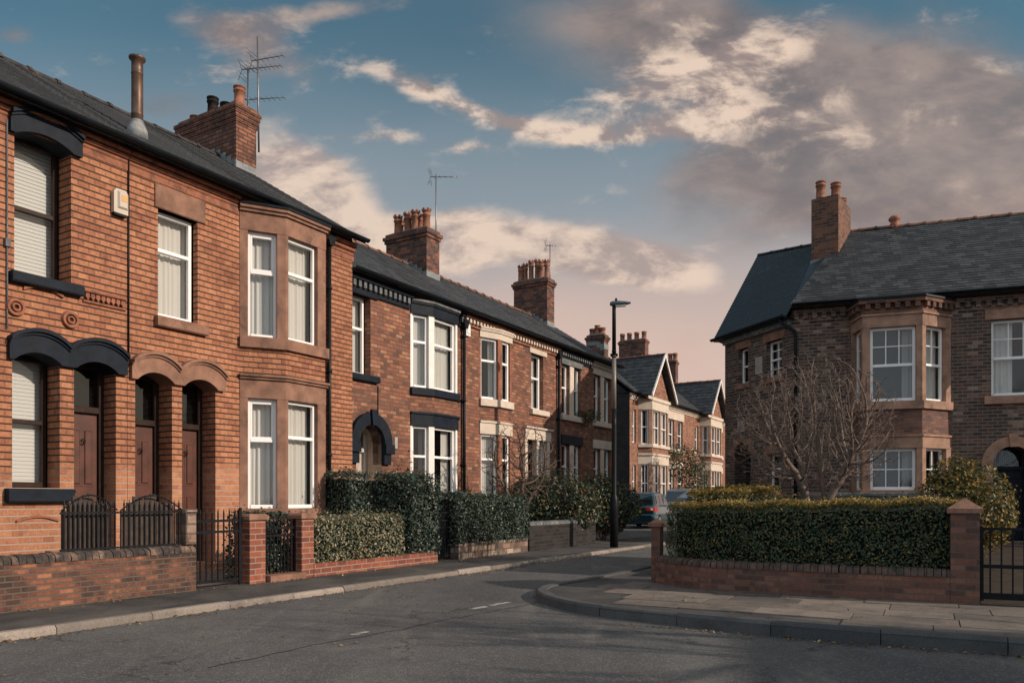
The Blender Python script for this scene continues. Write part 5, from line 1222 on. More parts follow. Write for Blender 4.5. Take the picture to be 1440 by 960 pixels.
# ------------------------------------------------------------------ far gabled houses
def gabled(label, s0, s1, px, seed, chim=None):
    """two-storey house with a gabled square bay; px = (bay near foot, bay arris, bay far arris, right pair of window columns)"""
    fr = FF; EZ = 6.55; h = house('gabled_house', label, fr, s0, group='gabled houses at the end of the street')
    b0, b1, b2 = px[0], px[1], px[2]; P = .62; bp = [(b0, 0), (b1, -P), (b2, -P), (b2 + .5, 0)]
    nar = (s0 + .35, b0 - .25); pr = px[3]; cols = [nar] + pr
    hl = [(p, q, 4.1, 5.75, .1) for p, q in cols] + [(p, q, 1.35, 3.0, .1) for p, q in cols] + [(b0 + .05, b2 + .4, 1, 6.3, .02)]
    mb = MB(); wall(mb, fr, s0, s1, PV, EZ + .05, hl); mb.build('front_wall', MT['brick_far'], h)
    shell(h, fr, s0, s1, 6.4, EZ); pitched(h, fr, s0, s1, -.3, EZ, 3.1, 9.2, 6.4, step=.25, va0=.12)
    dentils(h, fr, s0, s1, EZ - .32, EZ - .06, ('stone_cream', 'stone_cream', 'brick_mould'), pitch=.22)
    gutter(h, [fr.w(s0 - .1, -.36, EZ + .01), fr.w(s1, -.36, EZ + .01)], .06)
    for i, (p, q) in enumerate(cols):
        window(h, fr, p, q, 4.1, 5.75, .1, bars=(.5,), cover='drapes', seed=seed + i); window(h, fr, p, q, 1.35, 3.0, .1, bars=(.5,), cover='drapes' if i else 'dimdrapes', seed=seed + 9 + i)
    if pr:
        for (z0, z1) in ((5.75, 6.2), (3.0, 3.4)): mb = MB(); mb.bbox(fr, pr[0][0] - .15, pr[-1][1] + .15, -.05, .08, z0, z1, .015); mb.build('lintel', MT['stone_cream'], h)
        for (z0, z1) in ((3.92, 4.1), (1.2, 1.35)): sill(h, fr, pr[0][0] - .15, pr[-1][1] + .15, z0, z1, 'stone_cream')
    for li, (s0_, s1_, l0, l1) in enumerate(((1.0, 1.15, 3.05, 3.5), (3.9, 4.05, 5.8, 6.25))):
        mb = MB(); ml = MB(); bk = MB(); sb = MB(); ring(sb, fr, bp, .08, .2, s0_, s1_); ring(mb, fr, bp, .02, .2, l0, l1); ring(mb, fr, bp, .08, .2, l1, l1 + .1)
        post(ml, fr, bp, 0, 0, .16, .0, .15, s1_, l0); post(ml, fr, bp, 1, .16, .16, .0, .15, s1_, l0); post(ml, fr, bp, 2, .16, .14, .0, .15, s1_, l0); post(ml, fr, bp, 3, .1, 0, .0, .15, s1_, l0)
        m_ = (b1 + b2) / 2; ml.box(fr, m_ - .09, m_ + .09, -P, -P + .14, s1_, l0)
        ring(bk, fr, bp, 0, .2, *((3.6, 3.9) if li else (PV, 1.0)))
        bay = mb.build('bay_window', MT['stone_cream'], h); sb.build('sill', MT['stone_cream'], bay); ml.build('mullions', MT['sandstone_r'], bay); bk.build('brick_band', MT['brick_far'], bay)
    fs = faces_of(fr, bp)
    for li, (z0, z1) in enumerate(((1.15, 3.05), (4.05, 5.8))):
        f, L = fs[0]; window(h, f, .17, L - .17, z0, z1, .08, bars=(.5,), cover='drapes' if li else 'dimdrapes', seed=seed + 20 + li, mull=(.5,) if li == 0 else ())
        f, L = fs[1]; window(h, f, .16, L / 2 - .09, z0, z1, .08, bars=(.5,), cover='drapes', seed=seed + 22 + li, fw=.05); window(h, f, L / 2 + .09, L - .16, z0, z1, .08, bars=(.5,), cover='drapes', seed=seed + 24 + li, fw=.05)
    # gable over the bay
    g0, g1 = b1 - .85, b2 + .45; gm = (g0 + g1) / 2; gz, az = 6.45, 8.72; D0 = -P - .35; W = fr.w
    mb = MB(); mb.prism(fr, [(g0 + .25, gz - .05), (g1 - .25, gz - .05), (gm, az - .28)], -P + .02, -P + .2); g_ = mb.build('gable', MT['brick_far'], h)
    mb = MB()
    roof_slope(mb, W(g0, 2.9, gz), W(g0, D0, gz), W(gm, 2.9, az), W(gm, D0, az), .25); roof_slope(mb, W(g1, D0, gz), W(g1, 2.9, gz), W(gm, D0, az), W(gm, 2.9, az), .25)
    mb.poly([W(g0, D0, gz - .06), W(g0, 2.9, gz - .06), W(gm, 2.9, az - .06), W(gm, D0, az - .06)]); mb.poly([W(g1, 2.9, gz - .06), W(g1, D0, gz - .06), W(gm, D0, az - .06), W(gm, 2.9, az - .06)])
    rf = mb.build('gable_roof', MT['slate'], h); ridge(rf, W(gm, D0, az), W(gm, 2.9, az), 'ridge_red')
    mb = MB()
    for (p, q) in ((g0, gm), (g1, gm)):
        lo = [(p, gz - .16), (q, az - .16)]; up = [(p, gz + .02), (q, az + .02)]
        if p > q: lo, up = lo[::-1], up[::-1]
        mb.band(fr, lo, up, D0 - .02, D0 + .05)
    mb.build('bargeboard', MT['timber_white'], rf)
    mb = MB(); mb.box(fr, g0 + .2, g1 - .2, -P - .06, -P + .02, gz - .16, gz - .02); mb.build('gable_moulding', MT['stone_cream'], h)
    if chim:
        for (a, d, wa, wd_, zt, pots) in chim:
            ch = stack(h, fr, a, a + wa, d, d + wd_, 8.0, zt, 'brick_sooty', caps=3)
            for (t, q) in pots: p = fr.w(a + wa * q, d + wd_ * t, 0); pot(ch, p[0], p[1], zt, .5, .17)
    return h
f_ = lambda x, d=0.0: FF.a(x, d)
b1F = FF.a(917, -.62)
gabled('first gabled brick house beyond the side road with a dark flank wall and large chimney', 35.3, 45.2, (f_(897), b1F, b1F + 2.4, [(f_(940), f_(948)), (f_(953), f_(960))]), 100,
       [(f_(907, 3.0), 3.0, .6, 1.75, 11.25, ((.1, .5), (.38, .5), (.66, .5), (.93, .5)))])
b1G = FF.a(999.5, -.62)
gabled('second gabled brick house at the far end with a slim chimney before its gable', 45.22, 56.5, (f_(984), b1G, b1G + 2.4, [(b1G + 3.6, b1G + 4.6)]), 140,
       [(f_(950, 2.2), 2.2, .5, .55, 10.35, ((.2, .5), (.8, .5)))])

# ------------------------------------------------------------------ corner house on the right
C0, E0 = (7.35, 20.2), (6.38, 23.0)
FR = Fr(C0, (.948, -.318)); WL = math.hypot(C0[0] - E0[0], C0[1] - E0[1]); FG = Fr(E0, (C0[0] - E0[0], C0[1] - E0[1]))
R_ = lambda x, d=0.0: FR.a(x, d)
hR = thing('corner_house', 'large dark brown brick corner house with stone bay window and slate roof on the right', 'house', FR.w(0, 0, PV), FR.ang())
EZ, RZ2, RD2 = 6.32, 9.45, 4.0; xr1 = 9.0
BP = -.75; bpR = [(R_(1197), 0), (R_(1213, BP), BP), (R_(1297, BP), BP), (R_(1337), 0)]
wr = (R_(1394), R_(1394) + 1.42, FR.z(1394, 557), FR.z(1394, 450), .12)
dcx, dhw = R_(1424), R_(1424) - R_(1396)
holes = [wr, (bpR[0][0] + .05, bpR[3][0] - .05, 1.0, 6.0, .02)]
zs_ = FR.z(1424, 627) - dhw
for i in range(20):
    x0, x1 = dcx - dhw + 2 * dhw * i / 20, dcx - dhw + 2 * dhw * (i + 1) / 20; xm = (x0 + x1) / 2 - dcx; holes.append((x0, x1, .28, zs_ + math.sqrt(max(0, dhw ** 2 - xm * xm)), .012))
mb = MB(); wall(mb, FR, 0, xr1, PV, EZ + .1, holes); mb.build('front_wall', MT['brick_grey'], hR)
mb = MB(); W = FR.w; mb.poly([W(xr1, 0, PV), W(xr1, 8, PV), W(xr1, 8, EZ), W(xr1, 0, EZ)]); mb.poly([W(xr1, 8, PV), W(-.2, 8, PV), W(-.2, 8, EZ), W(xr1, 8, EZ)])
g3 = FG.w(0, 0, 0); q3 = FR.w(-.2, 8, 0); mb.poly([(q3[0], q3[1], PV), (g3[0], g3[1], PV), (g3[0], g3[1], 6.1), (q3[0], q3[1], 6.1)]); mb.build('rear_wall', MT['brick_grey'], hR)
mb = MB(); mb.poly([W(xr1, 0, EZ - .1), W(xr1, 8, EZ - .1), W(xr1, RD2, RZ2 - .07)]); mb.build('gable', MT['brick_grey'], hR)
# main roof: right part of the slope runs to the chimney and ridge, its left edge is the valley against the wing roof
vt = 1.35
mb = MB(); roof_slope(mb, W(-.05, -.3, EZ), W(xr1 + .1, -.3, EZ), W(vt + .3, RD2, RZ2), W(xr1 + .1, RD2, RZ2), .17)
mb.poly([W(xr1 + .1, 8.2, EZ), W(-.2, 8.2, EZ), W(vt + .3, RD2, RZ2), W(xr1 + .1, RD2, RZ2)])
mb.poly([W(-.05, -.3, EZ - .07), W(vt + .3, RD2, RZ2 - .07), W(xr1 + .1, RD2, RZ2 - .07), W(xr1 + .1, -.3, EZ - .07)]); mb.poly([W(-.05, -.3, EZ - .07), W(xr1 + .1, -.3, EZ - .07), W(xr1 + .1, -.3, EZ + .01), W(-.05, -.3, EZ + .01)])
rf = mb.build('roof', MT['slate_right'], hR); ridge(rf, W(vt + .3, RD2, RZ2), W(xr1 + .1, RD2, RZ2), 'ridge_red')
# wing roof, cool tint of its shade put into the slate colour
R1, R2 = (8.03, 25.06, 9.25), (9.55, 23.95, 9.25); WE = 6.08
e0 = FG.w(-.28, -.22, WE); e1 = FG.w(WL + .1, -.22, WE); v0 = W(.02, -.25, EZ + .02)
mb = MB(); roof_slope(mb, e0, e1, R1, R2, .17); q = W(vt + .2, RD2 - .2, RZ2 - .15)
mb.poly([e1, v0, q, R2]); b4 = (q3[0] - .2, q3[1], 6.1); mb.poly([e0, R1, b4]); mb.poly([R1, R2, q, W(vt + .3, RD2, RZ2 - .02), b4])
mb.poly([e0, (e0[0], e0[1], WE - .07), (e1[0], e1[1], WE - .07), e1]); mb.poly([(e0[0], e0[1], WE - .07), (e0[0] + .5, e0[1] + .1, WE - .07), (e1[0] + .5, e1[1] + .1, WE - .07), (e1[0], e1[1], WE - .07)])
wf = mb.build('wing_roof', MT['slate_shaded'], hR); ridge(wf, R1, R2, 'ridge_dark', .09)
# wing wall
G = lambda x, d=0.0: FG.a(x, d)
def gw(x0, x1, y0, y1): a = G(x0); return (a, G(x1), FG.z(x0, y1), FG.z(x0, y0), .14)
gh = [gw(1038.5, 1052, 492, 541), gw(1077.5, 1099, 482, 533), gw(1079.5, 1099, 639, 692)]
ga = (G(1033), G(1055.5)); gc, ghw = (ga[0] + ga[1]) / 2, (ga[1] - ga[0]) / 2; gzs = FG.z(1044, 622) - ghw
gd = []
for i in range(14):
    x0, x1 = ga[0] + 2 * ghw * i / 14, ga[0] + 2 * ghw * (i + 1) / 14; xm = (x0 + x1) / 2 - gc; gd.append((x0, x1, .25, gzs + math.sqrt(max(0, ghw ** 2 - xm * xm)), .012))
mb = MB(); wall(mb, FG, 0, WL, PV, WE + .02, gh + gd); mb.build('wing_wall', MT['brick_grey'], hR)
for i, h_ in enumerate(gh):
    window(hR, FG, h_[0], h_[1], h_[2], h_[3], .14, bars=(.5,) if i < 2 else (.62,), cover='dimdrapes', seed=200 + i, fw=.05, grid=[(2, 2, 0, .5), (2, 2, .5, 1)] if i == 1 else None)
    mb = MB(); mb.bbox(FG, h_[0] - .14, h_[1] + .14, -.02, .12, h_[3], h_[3] + .22, .01); mb.build('lintel', MT['sandstone'], hR); sill(hR, FG, h_[0] - .1, h_[1] + .1, h_[2] - .15, h_[2], 'sandstone', .07)
mb = MB(); lo = arc(ga[0], ga[1], gzs, ghw, 14); mb.band(FG, lo, arc(ga[0] - .16, ga[1] + .16, gzs, ghw + .16, 14), -.03, .2); mb.build('door_arch', MT['sandstone'], hR)
wp = [(ga[0], .25)] + lo + [(ga[1], .25)]; mb = MB(); mb.strip([FG.w(a, .012, z) for a, z in wp], [FG.w(a, .5, z) for a, z in wp]); mb.build('porch_reveal', MT['brick_grey'], hR)
door(hR, FG, ga[0], ga[1], .25, gzs, gzs + ghw, .42, mat='door_navy', fmat='door_navy', label='dark door in the small arch of the wing')
for (x0, x1, y0, y1) in ((1062.5, 1072, 503, 527), (1037.5, 1047, 592, 608)):
    a = G(x0); mb = MB(); z0, z1 = FG.z(x0, y1), FG.z(x0, y0); b = G(x1); mb.bbox(FG, a, b, -.02, 0, z0, z1, .008)
    for i in range(1, 4): mb.box(FG, a + .02, b - .02, -.028, -.018, z0 + (z1 - z0) * i / 4 - .012, z0 + (z1 - z0) * i / 4 + .012)
    mb.build('wall_vent', MT['plaque'], hR)
gutter(hR, [(e0[0] - .06, e0[1] - .02, WE), (e1[0] - .06, e1[1] - .02, WE)], .07)
gutter(hR, [W(.0, -.36, EZ + .01), W(xr1 + .1, -.36, EZ + .01)], .06)
mb = MB(); mb.box(FG, .02, WL - .02, -.10, .0, WE - .22, WE - .08); mb.build('fascia', MT['stone_grey'], hR)
# brick corbels under the main eaves
mb = MB(); top = 6.20
for (p, q) in ((.04, bpR[0][0] - .06), (bpR[3][0] + .06, xr1)):
    mb.box(FR, p, q, -.10, -.0, top - .09, top); mb.box(FR, p, q, -.03, -.0, top - .30, top - .23); a = p + .02
    while a < q - .1: mb.box(FR, a, a + .11, -.09, -.0, top - .225, top - .092); a += .225
mb.build('cornice', MT['brick_grey'], hR)
# bay
LV = [(1.42, 1.50, 2.52, 2.80), (FR.z(1255, 573, BP), FR.z(1255, 564, BP), FR.z(1255, 459, BP), FR.z(1255, 443, BP))]
for i, (s0, s1, l0, l1) in enumerate(LV):
    mb = MB(); bk = MB(); ring(bk, FR, bpR, 0, .25, PV if i == 0 else LV[0][3] + .05, s0 - .04); ring(mb, FR, bpR, .07, .25, s0 - .04, s1); ring(mb, FR, bpR, .015, .25, l0, l1); ring(mb, FR, bpR, .05, .25, l1, l1 + .05)
    post(mb, FR, bpR, 0, 0, .10, .005, .2, s1, l0); post(mb, FR, bpR, 1, .13, .17, .005, .2, s1, l0); post(mb, FR, bpR, 2, .13, .13, .005, .2, s1, l0); post(mb, FR, bpR, 3, .18, 0, .005, .2, s1, l0)
    bay = mb.build('bay_window', MT['sandstone_r'], hR); bk.build('brick_band', MT['brick_right'], bay)
bk = MB(); ring(bk, FR, bpR, 0.02, .25, LV[1][3] + .05, LV[1][3] + .17); ring(bk, FR, bpR, .12, .25, EZ - .26, EZ - .17)
for f, L in faces_of(FR, bpR):
    n = max(2, int(L / .2)); 
    for i in range(n): a = L * (i + .25) / n; bk.box(f, a, a + L / n * .5, -.10, 0.05, LV[1][3] + .172, EZ - .262)
ring(bk, FR, bpR, -.01, .25, LV[1][3] + .165, EZ - .255); bk.build('corbel_course', MT['brick_tower'], bay)
c = MB(); c.plan([FR.w(*p, 0)[:2] for p in offs(bpR, .15)], EZ - .168, EZ - .12); c.build('flat_roof', MT['gutter'], bay)
fs = faces_of(FR, bpR)
for li, (s0, s1, l0, l1) in enumerate(LV):
    G2 = [(3, 2, .49, 1)] if li else [(3, 2, 0, 1)]
    f, L = fs[0]; window(hR, f, .10, L - .13, s1, l0, .1, bars=(.49,) if li else (), cover='none', seed=210 + li, fw=.05, grid=[(1, 2, .49, 1)] if li else [(1, 2, 0, 1)])
    f, L = fs[1]; window(hR, f, .17, L - .13, s1, l0, .1, bars=(.49,) if li else (), cover='dimdrapes', seed=212 + li, fw=.07, grid=G2)
    f, L = fs[2]; window(hR, f, .14, L - .19, s1, l0, .1, bars=(.49,) if li else (), cover='net' if li else 'dimdrapes', seed=216 + li, fw=.06, grid=[(2, 2, .49, 1)] if li else [(2, 2, 0, 1)])
window(hR, FR, wr[0], wr[1], wr[2], wr[3], .12, bars=(.5,), cover='drapes', seed=220, fw=.07, grid=[(4, 2, .5, 1)])
mb = MB(); mb.bbox(FR, wr[0] - .14, wr[1] + .14, -.03, .1, wr[3], wr[3] + .36, .015); mb.build('lintel', MT['sandstone_r'], hR); sill(hR, FR, wr[0] - .16, wr[1] + .16, wr[2] - .2, wr[2], 'sandstone_r', .09)
mb = MB(); lo = arc(dcx - dhw, dcx + dhw, zs_, dhw, 18); mb.band(FR, lo, arc(dcx - dhw - .24, dcx + dhw + .24, zs_, dhw + .24, 18), -.05, .3)
for s_ in (-1, 1): e = dcx + s_ * dhw; mb.box(FR, min(e, e + s_ * .24), max(e, e + s_ * .24), -.048, .3, .28, zs_ - .003)
mb.prism(FR, [(dcx - .07, zs_ + dhw - .02), (dcx + .07, zs_ + dhw - .02), (dcx + .10, zs_ + dhw + .3), (dcx - .10, zs_ + dhw + .3)], -.10, -.04); mb.build('door_arch', MT['sandstone_r'], hR)
wp = [(dcx - dhw, .28)] + lo + [(dcx + dhw, .28)]; mb = MB(); mb.strip([FR.w(a, .012, z) for a, z in wp], [FR.w(a, .6, z) for a, z in wp]); mb.build('porch_reveal', MT['brick_grey'], hR)
door(hR, FR, dcx - dhw, dcx + dhw, .28, zs_ - .1, zs_ + dhw, .5, mat='door_navy', fmat='door_navy', label='navy front door inside the stone arch')
mb = MB(); zz = FR.z(1117, 455); p0 = FG.w(WL - .12, -.28, WE - .05); p1 = FR.w(.10, -.09, WE - .5); mb.tube([p0, FG.w(WL - .05, -.24, WE - .2), FR.w(.09, -.10, WE - .42), p1, FR.w(.10, -.09, PV)], .042, 10)
for z in (1.6, 3.2, 4.8): mb.tube([FR.w(.10, -.09, z), FR.w(.10, -.09, z + .06)], .058, 10)
mb.build('downpipe', MT['gutter'], hR)
# chimney, turned a little so that its sunny side shows
ang = rad(-36); cf = np.array(gnd(1141, 702 + F * (CZ - 0) / 22.6, 0)); 
Fc = Fr(((1141 - CX) / F * 22.6, 22.6), (math.cos(ang), math.sin(ang)))
wch = Fc.a(1179); zt = Fc.z(1141, 281); zb = 7.4
ch = stack(hR, Fc, 0, wch, 0, 1.55, zb, zt, 'brick_tower', caps=1, over=.0)
for (t, q, hh) in ((.30, .10, .52), (.76, .30, .50), (.7, .9, .34)): p = Fc.w(wch * t, 1.55 * q, 0); pot(ch, p[0], p[1], zt, hh, .15)
mb = MB(); zq = Fc.z(1160, 369); mb.box(Fc, -.03, wch + .02, -.02, -.006, zq - .05, zq + .12)
for i in range(8): zz = zq + i * .15; mb.box(Fc, wch + .004, wch + .012, i * .2, i * .2 + .2, zz - .25, zz + .14)
mb.build('lead_flashing', MT['lead'], ch)
p = FR.w(R_(1258, RD2), RD2, 0); mb = MB(); mb.lathe(p[0], p[1], [(.13, RZ2 - .1), (.13, RZ2 + .08), (.10, RZ2 + .12), (.16, RZ2 + .18), (.17, RZ2 + .24), (.12, RZ2 + .30), (.0, RZ2 + .31)], 12); mb.build('roof_vent_pot', MT['pot'], rf)

# ------------------------------------------------------------------ right boundary: curved wall, piers, hedge, gate
wl = [gnd(*p) for p in ((922, 818.6), (940, 822), (960, 825.2), (1000, 829.8), (1120, 836.8), (1240, 843.2), (1352, 849.2))]
wp_ = smooth_path(wl, 4)
bw = thing('boundary_wall', 'low red brick boundary wall with brick-on-edge coping curving round the corner below the hedge', 'wall', (*wl[3], PV), math.atan2(wl[4][1] - wl[3][1], wl[4][0] - wl[3][0]))
mb = MB(); cp = MB(); rr = random.Random(3)
for i in range(len(wp_) - 1):
    f = Fr(wp_[i], wp_[i + 1] - wp_[i]); L = float(np.linalg.norm(wp_[i + 1] - wp_[i])); mb.box(f, 0, L, 0, .22, PV - .02, .41)
    coping_blocks(cp, f, 0, L, -.012, .232, .412, .50, .075, rr)
mb.build('brickwork', MT['brick_right'], bw); cp.build('coping', M_plain('coping_brick', (.10, .068, .055), .85, .5, 9, bump=.4, dirt=(.05, .045, .04)), bw)
def pier(label, x, y, ang, w, zt, cap, brick='brick_right', capm='sandstone', z0=PV, pyr=True, group=None):
    r0_ = thing('brick_pier', label, 'gate pier', (x, y, z0), ang, group); f = Fr((x, y), (math.cos(ang), math.sin(ang))); h = w / 2
    mb = MB(); mb.box(f, -h, h, -h, h, z0 - .03, zt); mb.build('brickwork', MT[brick], r0_)
    mb = MB(); o = .035; mb.box(f, -h - o, h + o, -h - o, h + o, zt + .001, zt + .05)
    A = [f.w(a, d, zt + .051) for a, d in ((-h - o, -h - o), (h + o, -h - o), (h + o, h + o), (-h - o, h + o))]
    if pyr:
        for k in range(4): mb.poly([A[k], A[(k + 1) % 4], f.w(0, 0, zt + .051 + cap)])
    else:
        B = [f.w(a, d, zt + .051 + cap) for a, d in ((-h, -h), (h, -h), (h, h), (-h, h))]; mb.strip(A + A[:1], B + B[:1]); mb.poly(B)
    mb.build('cap', MT[capm], r0_); return r0_
wa = math.atan2(wl[-1][1] - wl[-2][1], wl[-1][0] - wl[-2][0])
p = gnd(1365, 849.6); pier('tall red brick gate pier with pyramid cap at the right end of the hedge', p[0], p[1] + .12, wa, .275, 1.12, .12)
p = gnd(925.5, 817.5); pier('short dark brick pier with pyramid cap at the corner end of the hedge', p[0], p[1] + .06, wa - .1, .13, .89, .06)
hp = [(q[0], q[1]) for q in wp_]; hpath = []
for i in range(len(hp)):
    e = np.array(hp[min(i + 1, len(hp) - 1)]) - np.array(hp[max(i - 1, 0)]); e /= np.linalg.norm(e); hpath.append((hp[i][0] - e[1] * .10, hp[i][1] + e[0] * .10))
hpath = hpath[2:-1]; e = np.array(hpath[-1]) - np.array(hpath[-2]); e /= np.linalg.norm(e); hpath[-1] = (hpath[-1][0] + e[0] * .12, hpath[-1][1] + e[1] * .12)
hedge('hedge', 'long clipped privet hedge with sunlit golden top above the low curved brick wall', hpath, .95, .47, 1.24, 'privet', .036, 3000, 21, lump=.025, top_leaf='sun_rim', top_dens=1700, zf=lambda t: 1.19 + .06 * t + .015 * math.sin(t * 30))
ret = [(4.55, 15.6), (3.55, 13.9), (2.75, 12.1)]
hedge('hedge', 'golden topped hedge behind the corner pier running back along the side of the garden', ret, .9, .3, 1.42, 'golden', .055, 1000, 22, lump=.04, top_leaf='sun_rim', top_dens=900, zf=lambda t: 1.50 - .12 * t)
mb = MB(); f = Fr((2.45, 11.5), (4.6 - 2.45, 16.2 - 11.5)); L = 5.1; mb.box(f, 0, L, -.25, -.03, PV, .42); bw2 = mb.build('side_wall', MT['brick_right']); bw2['label'] = 'low brick side wall below the golden topped hedge'; bw2['category'] = 'wall'
# iron gate at the right edge
p = gnd(1388, 850.8); f = Fr((p[0], p[1] + .10), (math.cos(wa), math.sin(wa)))
gt = thing('iron_gate', 'black iron gate right of the tall brick pier at the edge of the picture', 'gate', f.w(0, 0, PV), wa)
mb = MB()
for a in (.0, 1.0): mb.box(f, a - .02, a + .02, -.02, .02, PV + .04, .97)
mb.box(f, 0, 1.0, -.012, .012, .935, .965); mb.box(f, 0, 1.0, -.012, .012, .52, .56); mb.box(f, 0, 1.0, -.014, .014, PV + .06, PV + .13)
mb.build('frame', MT['iron'], gt, uv=False); railing(gt, f, .03, .97, 0, PV + .1, .95, 9, r=.008, rails=(), spear=False)
mb = MB(); mb.tube([f.w(-.03, .0, PV), f.w(-.03, 0, 1.0), f.w(.02, 0, 1.03)], .022, 8); mb.build('post', MT['iron'], gt, uv=False)
# garden things on the right
grown_tree('bare_tree', 'leafless many-stemmed garden tree with rounded twiggy crown before the corner house', 5.0, 12.9, PV, [[(0, 0, PV), (-.02, 0, .9), (-.06, .02, 1.35), (-.22, .05, 1.75)], [(.06, .06, PV), (.30, .08, 1.2), (.27, .1, 1.45), (.20, .1, 1.8)], [(.08, .02, PV), (.33, .04, 1.25), (.50, .0, 1.6), (.62, -.05, 1.9)], [(.0, .05, PV), (-.03, .1, 1.2), (.0, .25, 1.8)]], (5.09, 12.95, 2.46), (1.38, 1.1, 1.22), 'bark', 9, n=3000, step=.06, kill=.065, r_tip=.0029, expo=2.25)
bush('bush', 'rounded golden leaved bush in front of the arched door of the corner house', 7.25, 12.1, PV, .80, .78, 1.0, 'golden', .075, 11000, 31, lumps=12)
bush('bush', 'low russet twiggy shrub between the hedge and the rounded golden bush', 5.95, 10.7, PV, .62, .45, .70, 'russet', .05, 2600, 32, stem='bark')
bush('bush', 'small green plant behind the bars of the iron gate', 6.25, 9.0, PV, .22, .2, .28, 'dark', .06, 420, 33, lumps=5)
f = Fr((7.0, 17.2), (.948, -.318)); mb = MB(); mb.box(f, 0, 2.6, 0, .3, PV, 1.34); mb.bbox(f, -.05, 2.65, -.05, .35, 1.342, 1.42, .01); o = mb.build('garden_wall', [MT['stone_grey']]); o['label'] = 'low grey stone wall with flat coping behind the hedge below the bay'; o['category'] = 'wall'

# ------------------------------------------------------------------ left front boundary
Wf = FW; Wa = lambda x, d=0.0: FW.a(x, d)
gw_ = thing('garden_wall', 'red brick garden wall with soot blackened rounded coping in front of the nearest house', 'wall', FW.w(4.5, 0, PV), ROT)
mb = MB(); mb.box(FW, 1.0, 6.27, 0, .23, PV - .02, .60); mb.build('brickwork', MT['brick_wall'], gw_); mb = MB(); coping_blocks(mb, FW, 1.0, 6.28, -.012, .242, .602, .70, .078, random.Random(4))
kc = NT('sooty_coping'); p_ = kc.obj(); kc.set(color=kc.ramp(kc.noise(p_, 5.5, 5, .7), [(.36, (.016, .014, .014)), (.5, (.05, .04, .035)), (.6, (.15, .10, .075)), (.72, (.27, .21, .16))]), rough=.9, normal=kc.bump(kc.noise(p_, 60, 3), .4, .006)); mb.build('coping', kc.mat, gw_)
# two arched railing panels with dark boards behind
def rail_panel(label, a0, a1, n):
    t = thing('railing_panel', label, 'railing', FW.w(a0, .1, .70), ROT, 'arched railings on the garden wall'); arch = lambda q: 1.20 + .17 * math.sin(math.pi * q)
    railing(t, FW, a0, a1, .10, .69, 1.19, n, rails=(.05, .86), r=.0075)
    mb = MB(); K = 18
    for i in range(K): q0, q1 = i / K, (i + 1) / K; mb.tube([FW.w(a0 + (a1 - a0) * q0, .10, arch(q0) - .05), FW.w(a0 + (a1 - a0) * q1, .10, arch(q1) - .05)], .009, 6)
    mb.build('arched_rail', MT['iron'], t, uv=False)
    mb = MB(); nb = 9
    for i in range(nb):
        q0, q1 = (i + .03) / nb, (i + .97) / nb; b0, b1 = a0 + .05 + (a1 - a0 - .1) * q0, a0 + .05 + (a1 - a0 - .1) * q1
        mb.prism(FW, [(b0, .66), (b1, .66), (b1, arch((q0 + q1) / 2) - .06 + .03 * ((i * 7) % 3 - 1)), (b0, arch((q0 + q1) / 2) - .05 + .03 * ((i * 7) % 3 - 1))], .19, .215)
    mb.build('backing_boards', MT['timber_gate'], t)
rail_panel('arched black iron railing with dark boards on the near end of the garden wall', Wa(94), Wa(172), 12); rail_panel('arched black iron railing with dark boards beside the pale pier', Wa(178), Wa(262), 12)
p = FW.w(Wa(271), .13, 0); t = thing('pale_pier', 'short pale rendered pier standing on the end of the brick garden wall', 'pier', (p[0], p[1], .70), ROT); mb = MB(); q = Wa(271); mb.bbox(FW, q - .075, q + .075, .02, .24, .70, 1.10, .012); mb.bbox(FW, q - .085, q + .085, .01, .25, 1.102, 1.15, .015); mb.build('block', MT['stone_rubble'], t)
def gate(label, a0, a1, d, z0, zt, n, boards=False):
    t = thing('iron_gate', label, 'gate', FW.w(a0, d, z0), ROT); mb = MB()
    for a in (a0, a1): mb.box(FW, a - .016, a + .016, d - .016, d + .016, z0 + .03, zt)
    for z in (z0 + .08, z0 + (zt - z0) * .72, zt - .14): mb.box(FW, a0, a1, d - .010, d + .010, z - .016, z + .016)
    mb.build('frame', MT['iron'], t, uv=False); railing(t, FW, a0 + .03, a1 - .03, d, z0 + .06, zt - .06, n, r=.0075, rails=())
    if boards: mb = MB(); mb.box(FW, a0 + .02, a1 - .02, d + .03, d + .05, z0 + .06, zt - .16); mb.build('backing_board', MT['iron'], t)
    return t
gate('black iron gate in front of the twin brown doors', 6.33, 7.02, .10, PV, 1.13, 7)
gate('black iron gate with dense ivy behind between two brick piers', 7.46, 8.05, .15, PV, 1.0, 8)
gate('dark iron gate between the tall dark hedge and the next hedge', 11.45, 12.02, .2, PV, 1.16, 7, True)
p = FW.w(7.24, .13, 0); pier('red brick pier with flat cap left of the ivy covered gate', p[0], p[1], ROT, .27, .99, .03, 'brick_pier', 'sandstone', pyr=False)
p = FW.w(8.18, .13, 0); pier('red brick pier with flat cap beside the pale speckled hedge', p[0], p[1], ROT, .24, .99, .03, 'brick_pier', 'sandstone', pyr=False)
p = FW.w(7.05, .13, 0); mb = MB(); mb.box(FW, 7.03, 7.06, .10, .13, PV, 1.16); o = mb.build('gate_post', MT['iron']); o['label'] = 'thin black iron gate post left of the flat capped brick piers'; o['category'] = 'post'
mb = MB(); mb.box(FW, 7.40, 8.06, -.08, .3, PV, PV + .09); o = mb.build('stone_step', [MT['sandstone']]); o['label'] = 'brown stone step under the ivy covered gate'; o['category'] = 'step'
def wpath(pts): return [FW.w(a, d, 0)[:2] for a, d in pts]
hedge('hedge', 'dense dark ivy hedge filling the gateway between the brick piers', wpath([(7.35, .35), (8.15, .35)]), .45, PV, 1.06, 'dark', .055, 1300, 41, lump=.04)
